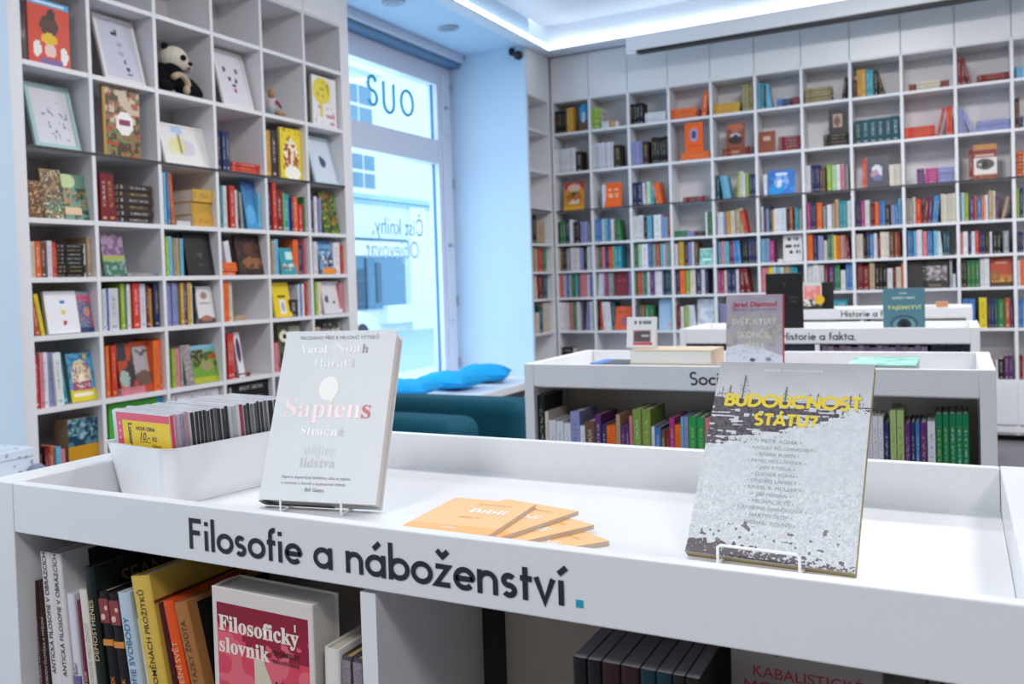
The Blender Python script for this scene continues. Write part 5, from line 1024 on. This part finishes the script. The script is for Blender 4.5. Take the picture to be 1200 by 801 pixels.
for i, e in enumerate(edge):
    y = .024+i*.0073; dx = -.006 if 1 <= i <= 4 else random.uniform(-.0015, .0015)
    x0 = .0125+dx; t = thing('disc_case', ('front disc case with yellow price sticker, standing in the white bin' if i == 0 else '%s edged disc case, %s behind the price sticker case' % ('dark' if sum(srgb(e)) < .3 else 'pale' if sum(srgb(e)) > 1 else 'mid tone' if e != '#a02846' else 'crimson', ORD[i-1] if i <= 26 else ('%dth' % i))), 'disc case', group='disc cases in the white bin')
    t.matrix_world = BM @ T(x0, y, .0085) @ RX(math.radians(4+random.uniform(-.4, .4)))
    h = .1235+random.uniform(-.0015, .0015)
    MB().box(0, .142, 0, .0066, 0, h).obj('case_shell', SHELLM, t, bevel=.0006)
    MB().box(.1415, .1424, .0005, .0061, .001, h-.001).obj('spine_card', mat('cd_edge_'+e[1:], e, .3, vary=.25, bump=.01, bscale=300), t)
    if i == 0:
        MB().box(.010, .1405, -.0003, 0, .002, h-.002).obj('front_card', mat('cd_red', '#d64b60', .3), t)
        st = MB().box(.026, .1410, -.0009, -.0002, -.0, .110).obj('price_sticker', mat('sticker_yellow', '#e3c020', .5), t)
        K = mat('ink_1a1a1a', '#1a1a1a', .5); M0 = lambda x, z: T(x, -.0011, z)
        text('NOVÁ CENA', K, st, M0(.060, .0965), w=.046, bold=.03); text('10,-', K, st, M0(.068, .082), w=.024, shear=.3, bold=.01); text('Kč', K, st, M0(.098, .082), w=.011, bold=.03)
        MB().box(.066, .094, -.0011, -.0009, .079, .0798).obj('underline', K, st)
        text('Luxor', K, st, M0(.040, .106) @ RY(math.pi/2), w=.034, bold=.04, h=.010)
        MB().box(.041, .051, -.0011, -.0009, .052, .062).obj('sticker_mark', K, st)
        text('sleva', K, st, M0(.095, .071), w=.022, shear=.3)
        for k in range(5): MB().cyl((.018, -.0005, .06+k*.011), (.018, -.0003, .06+k*.011), .0022, n=10).obj('card_dot', mat('cd_pink', '#e8a5b0', .3), t)

# ------------------------------------------------------------------ second table: books on its shelf and on its tray
def row_books(y, z, items, group, where, plane_y):
    n = len(items)
    for i, (x, w, h, c, cn) in enumerate(items):
        cc = srgb(c); mb = MB(); book_geom(mb, w-.0008, h, .16, cc, acc(cc))
        o = mb.obj('book', BOOKMATS, attrs=True); o.location = (x, y, z)
        tag(o, '%s book, %s from the left on %s' % (cn, ORD[i] if i < 26 else '%dth' % (i+1), where), 'book', group)
CO.update({'q': ('#7f9a48', 'olive green'), 'L': ('#a9bf7a', 'pale green')})
CO['G2'] = ('#0b7a4c', 'emerald green')
T2L = [(-1101, 21, 242, 'k'), (-1079, 11, 193, 'W'), (-1067, 22, 167, 'w'), (-1044, 23, 165, 'w'), (-1020, 22, 160, 'w'), (-998, 28, 196, 'v'), (-969, 15, 155, 'w'), (-954, 31, 169, 'u'), (-922, 17, 190, 'p'), (-903, 14, 162, 'n'), (-888, 14, 159, 'o'), (-874, 14, 160, 'o'), (-859, 12, 192, 'U'), (-846, 14, 161, 'p'), (-831, 9, 162, 'p'), (-820, 9, 190, 'P'), (-810, 25, 210, 'q'), (-783, 25, 211, 'q'), (-756, 9, 162, 'w'), (-746, 16, 160, 'b'), (-729, 12, 154, 'u'), (-716, 11, 155, 'R'), (-705, 14, 189, 'm'), (-690, 17, 171, 'o'), (-673, 8, 193, 'c'), (-664, 11, 194, 'v'), (-652, 22, 195, 'e'), (-629, 21, 195, 'e'), (-607, 14, 193, 'P'), (-592, 16, 194, 'r')]
T2R = [(-227, 21, 207, 'w'), (-205, 13, 216, 'w'), (-192, 13, 216, 'w'), (-179, 12, 216, 'w'), (-166, 12, 201, 'n'), (-152, 14, 232, 'L'), (-137, 16, 232, 'L'), (-120, 13, 200, 'p'), (-106, 9, 203, 'n'), (-96, 9, 204, 'b'), (-86, 15, 204, 'p'), (-70, 17, 208, 'w'), (-52, 14, 227, 'G2'), (-37, 13, 228, 'G2'), (-23, 14, 229, 'G2'), (-9, 14, 229, 'G2'), (5, 13, 230, 'G2')]
random.seed(11)
def conv(L): return [(x/1000, w/1000, h/1000, CO[c][0], CO[c][1]) for x, w, h, c in L]
row_books(2.745, .76, conv(T2L), 'books on the second table', 'left shelf of the second table', 2.76)
row_books(2.745, .76, conv(T2R), 'books on the second table', 'right shelf of the second table', 2.76)
PUR = [(-.52+.024*i, .023, .262-.004*(i % 3), ['#8f7f9c', '#a08fa8', '#7a6c88', '#8a8088', '#9a8aa0'][i % 5], ['grey violet', 'pale mauve', 'dusty purple', 'grey', 'mauve'][i % 5]) for i in range(17)]
PUR += [(-.10+.028*i, .027, .262, '#2b3142', 'dark slate') for i in range(5)]
row_books(4.67, .76, PUR, 'books on the third table', 'right shelf of the third table', 4.7)
row_books(4.67, .76, [(-1.09+.036*i, .035, .262, '#54483f' if i < 9 else '#3f4756', 'dark brown' if i < 9 else 'dark slate') for i in range(15)], 'books on the third table', 'left shelf of the third table', 4.7)

# snowy novel standing on the second table
nx, ny = 60, 88; V, U = np.mgrid[0:ny, 0:nx]; U = (U+.5)/nx; V = (V+.5)/ny
n1 = _noise(nx, ny, 8, 1); n2 = _noise(nx, ny, 2, 2); img = np.zeros((ny, nx, 3))
hill = .34+.08*np.sin(U*3.2+.6)
img[:] = srgb('#b3abb5'); img[(V > .4) & (n1 > .5)] = srgb('#a39f9c'); img[(V > .66) & (n1 > .45)] = srgb('#ada0b0')
img[(V > .42) & (V < .78) & (n2 > .55)] = srgb('#b3b0a2')
img[V < hill] = srgb('#d6d9e2'); img[(V < hill) & (n2 > .7)] = srgb('#c0c4d0')
img[((U-.47)/.05)**2+((V-.24)/.02)**2 < 1] = srgb('#55505a'); img[((U-.75)/.05)**2+((V-.25)/.02)**2 < 1] = srgb('#8a8690')
img[((U-.45)/.05)**2+((V-.08)/.035)**2 < 1] = srgb('#1c1a22')
dm = hardback('book', 'grey snowy book with red author name, on second table behind grey paperback', .152, .246, .024, T(-.570, 2.86, 1.0475) @ RX(-math.radians(7)), '#b8304a', print_img=img)
RI = mat('red_title', '#b8304c', .5)
text('Jared Diamond', RI, dm, T(.018, -.0008, .212), w=.118, bold=.03); text('SBĚRATELÉ  •  AUTOR SVĚTOVÝCH', mat('ink_4a4058', '#4a4058', .5), dm, T(.018, -.0008, .200), w=.118)
PT_ = mat('pearl_title', '#cfd0c2', .5)
text('SVĚT, KTERÝ', PT_, dm, T(.016, -.0008, .158), w=.12, h=.026, bold=.02); text('SKONČIL', PT_, dm, T(.03, -.0008, .122), w=.09, h=.026, bold=.02); text('VČERA', PT_, dm, T(.045, -.0008, .09), w=.06, h=.024, bold=.02)
# stack with the small white card book
for i, (h, c, n) in enumerate([(.046, '#b5ad9c', 'lower'), (.043, '#c9b79c', 'upper')]):
    t = thing('book', '%s thick pale book of the flat pile on the second table' % n, 'book', (-.845, 2.85, 1.0455+i*.0462), 0, 'flat pile on the second table')
    cc = srgb(c); mb = MB(); mb.box(0, .238, 0, .17, 0, .003, 0, cc).box(0, .238, 0, .17, h-.003, h, 0, cc).box(.236, .238, 0, .17, .003, h-.003, 0, cc).obj('cover', PRINTM, t, attrs=True)
    MB().box(.002, .236, .002, .168, .0032, h-.0032).obj('page_block', mat('pages_e2dfda', '#e2dfda', .8, .2, bump=.3, bscale=400), t)
img = paint(['#e9e8ea', ('r', .2, .16, .84, .56, '#c8909a'), ('r', .24, .2, .8, .52, '#5a5456'), ('r', .48, .34, .76, .42, '#b8b4b8'), ('r', .2, .06, .86, .16, '#d4506c'), ('t', .25, .78, .5, .9, '#6a6c6a'), ('t', .55, .78, .84, .9, '#7a8a80')], 24, 26)
hardback('book', 'small white book with dark picture and red foot standing on flat pile', .090, .094, .012, T(-.868, 2.90, 1.1382) @ RX(-math.radians(8)), '#e9e8ea', print_img=img)
t = thing('book', 'dark book with bright blue end lying flat left of pale pile', 'book', (-.985, 2.90, 1.0455))
MB().box(0, .125, 0, .16, .040, .043, 0, srgb('#4a545c')).box(0, .035, -.0005, .16, .0385, .0436, 0, srgb('#4f7fd0')).box(0, .125, 0, .16, 0, .003, 0, srgb('#4a545c')).obj('cover', PRINTM, t, attrs=True)
MB().box(.002, .123, .001, .158, .003, .040).obj('page_block', mat('pages_e2dfda', '#e2dfda', .8), t)
t = thing('book', 'pale teal covered book lying flat on the right of second table', 'book', (-.262, 2.90, 1.0455))
img = paint(['#6fc0b0', ('n', 0, 0, 1, 1, 5, .5, '#9ad6c8'), ('n', 0, 0, 1, 1, 3, .7, '#4fa898')], 26, 30)
MB().box(0, .165, 0, .25, 0, .0475).obj('page_block', mat('pages_8a9a94', '#8a9a94', .8), t)
o = bpy.data.objects.new('cover_print', print_mesh('cover_print', .165, .25, img)); COL.objects.link(o); o.parent = t; o.matrix_local = T(0, 0, .048) @ RX(-math.pi/2)

# third table
bk = hardback('book', 'tall plain black book standing on the third table', .158, .302, .020, T(-.768, 4.80, 1.0475), '#151416', pages='#cfcac6')
text('V', mat('ink_4a4448', '#4a4448', .5), bk, T(.07, -.0005, .24), w=.02); text('TEMNOTA', mat('ink_6a6468', '#6a6468', .5), bk, T(.095, -.0005, .185), w=.045); text('A SVĚT', mat('ink_6a6468', '#6a6468', .5), bk, T(.1, -.0005, .165), w=.035)
img = paint(['#4f7c8a', ('e', .5, .3, .34, .17, '#3c5a66'), ('e', .5, .27, .28, .14, '#6a8f9a'), ('e', .5, .28, .17, .12, '#22343c'), ('e', .5, .28, .08, .06, '#10181c'), ('r', .2, .02, .8, .05, '#9ab8c0')], 40, 58)
ey = hardback('book', 'teal book with an eye drawn on it, on third table', .157, .220, .016, T(-.279, 4.74, 1.0475) @ RX(-math.radians(4)), '#456f7c', print_img=img)
text('TAJEMSTVÍ', mat('pale_yellow_title', '#c3cf7a', .5), ey, T(.014, -.0008, .122), w=.13, h=.026, bold=.02)
text('KLIMENT TURYN', mat('white_ink', '#eef0f2', .5), ey, T(.035, -.0008, .172), w=.085, h=.010); text('román', mat('white_ink', '#eef0f2', .5), ey, T(.06, -.0008, .195), w=.03)
# fourth table
img = paint(['#e0d8d4', ('r', .08, .5, .95, .9, '#e08078'), ('n', .08, .5, .95, .9, 3, .6, '#d8a8a4'), ('r', 0, 0, 1, .3, '#2c2826'), ('n', 0, .2, 1, .5, 2, .55, '#4a4440'), ('r', 0, .9, 1, 1, '#c8ccc8')], 24, 36)
hardback('book', 'pink and black book standing on the farthest table', .122, .238, .02, T(-.900, 7.06, 1.0475), '#2a2628', print_img=img)
t = thing('book', 'black book with round yellow disk, half behind the pink one on farthest table', 'book', (-.85, 7.10, 1.0475))
MB().box(0, .138, 0, .002, 0, .232, 0, srgb('#1f201c')).box(0, .138, .018, .020, 0, .232, 0, srgb('#1f201c')).box(0, .002, .002, .018, 0, .232, 0, srgb('#1f201c')).obj('cover', PRINTM, t, attrs=True)
MB().box(.002, .136, .0022, .0178, .003, .229).obj('page_block', mat('pages_b9b0a0', '#b9b0a0', .8), t)
MB().cyl((.058, -.046, .115), (.058, -.044, .115), .030, n=24).obj('yellow_disk', mat('yellow_disk', '#d8b020', .5), t)
for i, (x, w, h, c, n) in enumerate([(-.745, .05, .05, '#1c1a1c', 'black'), (-.690, .275, .055, '#e6e3e2', 'white'), (-.41, .28, .06, '#d9cdc2', 'cream'), (-.12, .065, .085, '#c88f66', 'tan wooden')]):
    t = thing('book', 'flat %s book on the far tray of the farthest table' % n, 'book', (x, 7.05, 1.0455), 0, 'flat books on the farthest table'); cc = srgb(c)
    MB().box(0, w, 0, .16, 0, .003, 0, cc).box(0, w, 0, .16, h-.003, h, 0, cc).box(0, w, 0, .003, .003, h-.003, 0, cc).obj('cover', PRINTM, t, attrs=True)
    MB().box(.002, w-.002, .003, .158, .0032, h-.0032).obj('page_block', mat('pages_e2dfda', '#e2dfda', .8), t)

# ------------------------------------------------------------------ window bench, cushions and teal seats
bt_ = thing('window_bench', 'low white bench running under the shop window', 'bench', (0, 0, 0))
MB().box(-4.03, -3.12, 5.40, 8.13, .44, .50).obj('bench_top', LACQ, bt_, bevel=.004)
MB().box(-4.0, -3.14, 5.44, 8.12, .02, .38).obj('bench_base', SHELFW, bt_)
MB().box(-4.0, -3.13, 5.42, 8.12, .395, .438).obj('shadow_gap_strip', DARK, bt_)
for i in range(9): MB().box(-3.139, -3.125, 5.44, 8.12, .05+i*.037, .072+i*.037).obj('grille_slat', SHELFW, bt_)
def cushion(x, y, z, sx, sy, sz, rz, label, m):
    v = []; f = []; N = 22
    for s in (1, -1):
        for j in range(N+1):
            for i in range(N+1):
                a = i/N*2-1; b_ = j/N*2-1
                e = (1-abs(a)**2.6)*(1-abs(b_)**2.6); pin = 1-.10*(1-b_*b_)*abs(a)**3 if True else 1; pin2 = 1-.10*(1-a*a)*abs(b_)**3
                wv = 1+.10*math.sin(a*7+b_*3)*math.cos(b_*6-a*2)
                v.append((a*sx/2*pin, b_*sy/2*pin2, s*(sz/2*max(0, e)**.55*wv)))
    n = (N+1)**2
    for s in (0, 1):
        for j in range(N):
            for i in range(N):
                q = [s*n+j*(N+1)+i, s*n+j*(N+1)+i+1, s*n+(j+1)*(N+1)+i+1, s*n+(j+1)*(N+1)+i]
                f.append(q if s == 0 else q[::-1])
    me = bpy.data.meshes.new('cushion'); me.from_pydata(v, [], f); me.materials.append(m); me.polygons.foreach_set('use_smooth', [True]*len(f))
    o = bpy.data.objects.new('cushion', me); COL.objects.link(o); o.location = (x, y, z); o.rotation_euler = (0, 0, math.radians(rz))
    return tag(o, label, 'cushion', 'blue cushions on the window bench')
CU = mat('bright_blue_fabric', '#1f9fe0', .8, .2, bump=.5, bscale=60, vary=.15)
cushion(-3.50, 7.50, .578, .48, .46, .15, 20, 'bright blue cushion farthest along the window bench', CU)
cushion(-3.52, 6.92, .576, .50, .44, .14, -8, 'bright blue cushion in the middle of the window bench', CU)
cushion(-3.64, 6.36, .570, .5, .44, .13, 6, 'bright blue cushion nearest the large white book', CU)
TEAL = mat('dark_teal_velvet', '#0e4a5c', .85, .2, bump=.4, bscale=150, vary=.08)
def seat(name, label, x0, x1, y0, y1, ztop, rot, grp):
    cx, cy_2 = (x0+x1)/2, (y0+y1)/2; t = thing(name, label, 'seat', (cx, cy_2, 0), math.radians(rot), grp)
    w, d = x1-x0, y1-y0
    MB().box(-w/2, w/2, -d/2, d/2, .42, ztop).obj('back_cushion', TEAL, t, bevel=.075).modifiers['bevel'].segments = 6
    MB().box(-w/2+.02, w/2-.02, -d/2-.25, d/2, .12, .43).obj('seat_base', TEAL, t, bevel=.05).modifiers['bevel'].segments = 4
    for x in (-w/2+.08, w/2-.08):
        for y in (-d/2-.18, d/2-.06): MB().cyl((x, y, 0), (x, y, .13), .015, .02).obj('leg', BLACK, t)
seat('armchair', 'dark teal rounded seat nearer the window and bright cushions', -3.0, -2.035, 4.80, 5.10, .70, 0, 'dark teal seats')
seat('armchair', 'dark teal rounded seat in front, half behind large white book', -3.0, -2.03, 4.02, 4.34, .70, -3, 'dark teal seats')

# pale patterned things in front of the pillar at the left edge
PTN = bpy.data.materials.new('patterned_paper'); PTN.use_nodes = True; n_ = PTN.node_tree; p_ = n_.nodes['Principled BSDF']; tc = n_.nodes.new('ShaderNodeTexCoord'); vo = n_.nodes.new('ShaderNodeTexVoronoi'); vo.inputs['Scale'].default_value = 26; cr = n_.nodes.new('ShaderNodeValToRGB')
cr.color_ramp.elements[0].position = .22; cr.color_ramp.elements[0].color = (*srgb('#8f9ac8'), 1); cr.color_ramp.elements[1].position = .30; cr.color_ramp.elements[1].color = (*srgb('#dce8f6'), 1)
n_.links.new(tc.outputs['Object'], vo.inputs['Vector']); n_.links.new(vo.outputs['Distance'], cr.inputs[0]); n_.links.new(cr.outputs[0], p_.inputs['Base Color'])
t = thing('side_cabinet', 'low white cabinet against the pillar at the left edge', 'cabinet', (-3.16, 2.32, 0))
MB().box(-.2, .14, -.5, .22, .04, .64).obj('carcass', LACQ, t, bevel=.003); MB().box(.141, .155, -.49, .21, .06, .63).obj('door', LACQ, t, bevel=.002); MB().box(-.18, .12, -.48, .2, 0, .04).obj('plinth', DARK, t)
t = thing('gift_box', 'pale blue gift box with small violet pattern at left edge', 'box', (-3.16, 2.36, .6415))
MB().box(-.13, .06, -.16, .10, 0, .125).obj('box_body', PTN, t, bevel=.004); MB().box(-.134, .064, -.164, .104, .095, .13).obj('lid', PTN, t, bevel=.003)
t = thing('gift_pouch', 'grey striped pouch beside the pale gift box', 'pouch', (-3.06, 2.44, .6415))
MB().ell((0, 0, .035), .03, .045, .035).obj('body', mat('grey_pouch', '#7f88a0', .8, vary=.3, bump=.2, bscale=80), t, smooth=True)
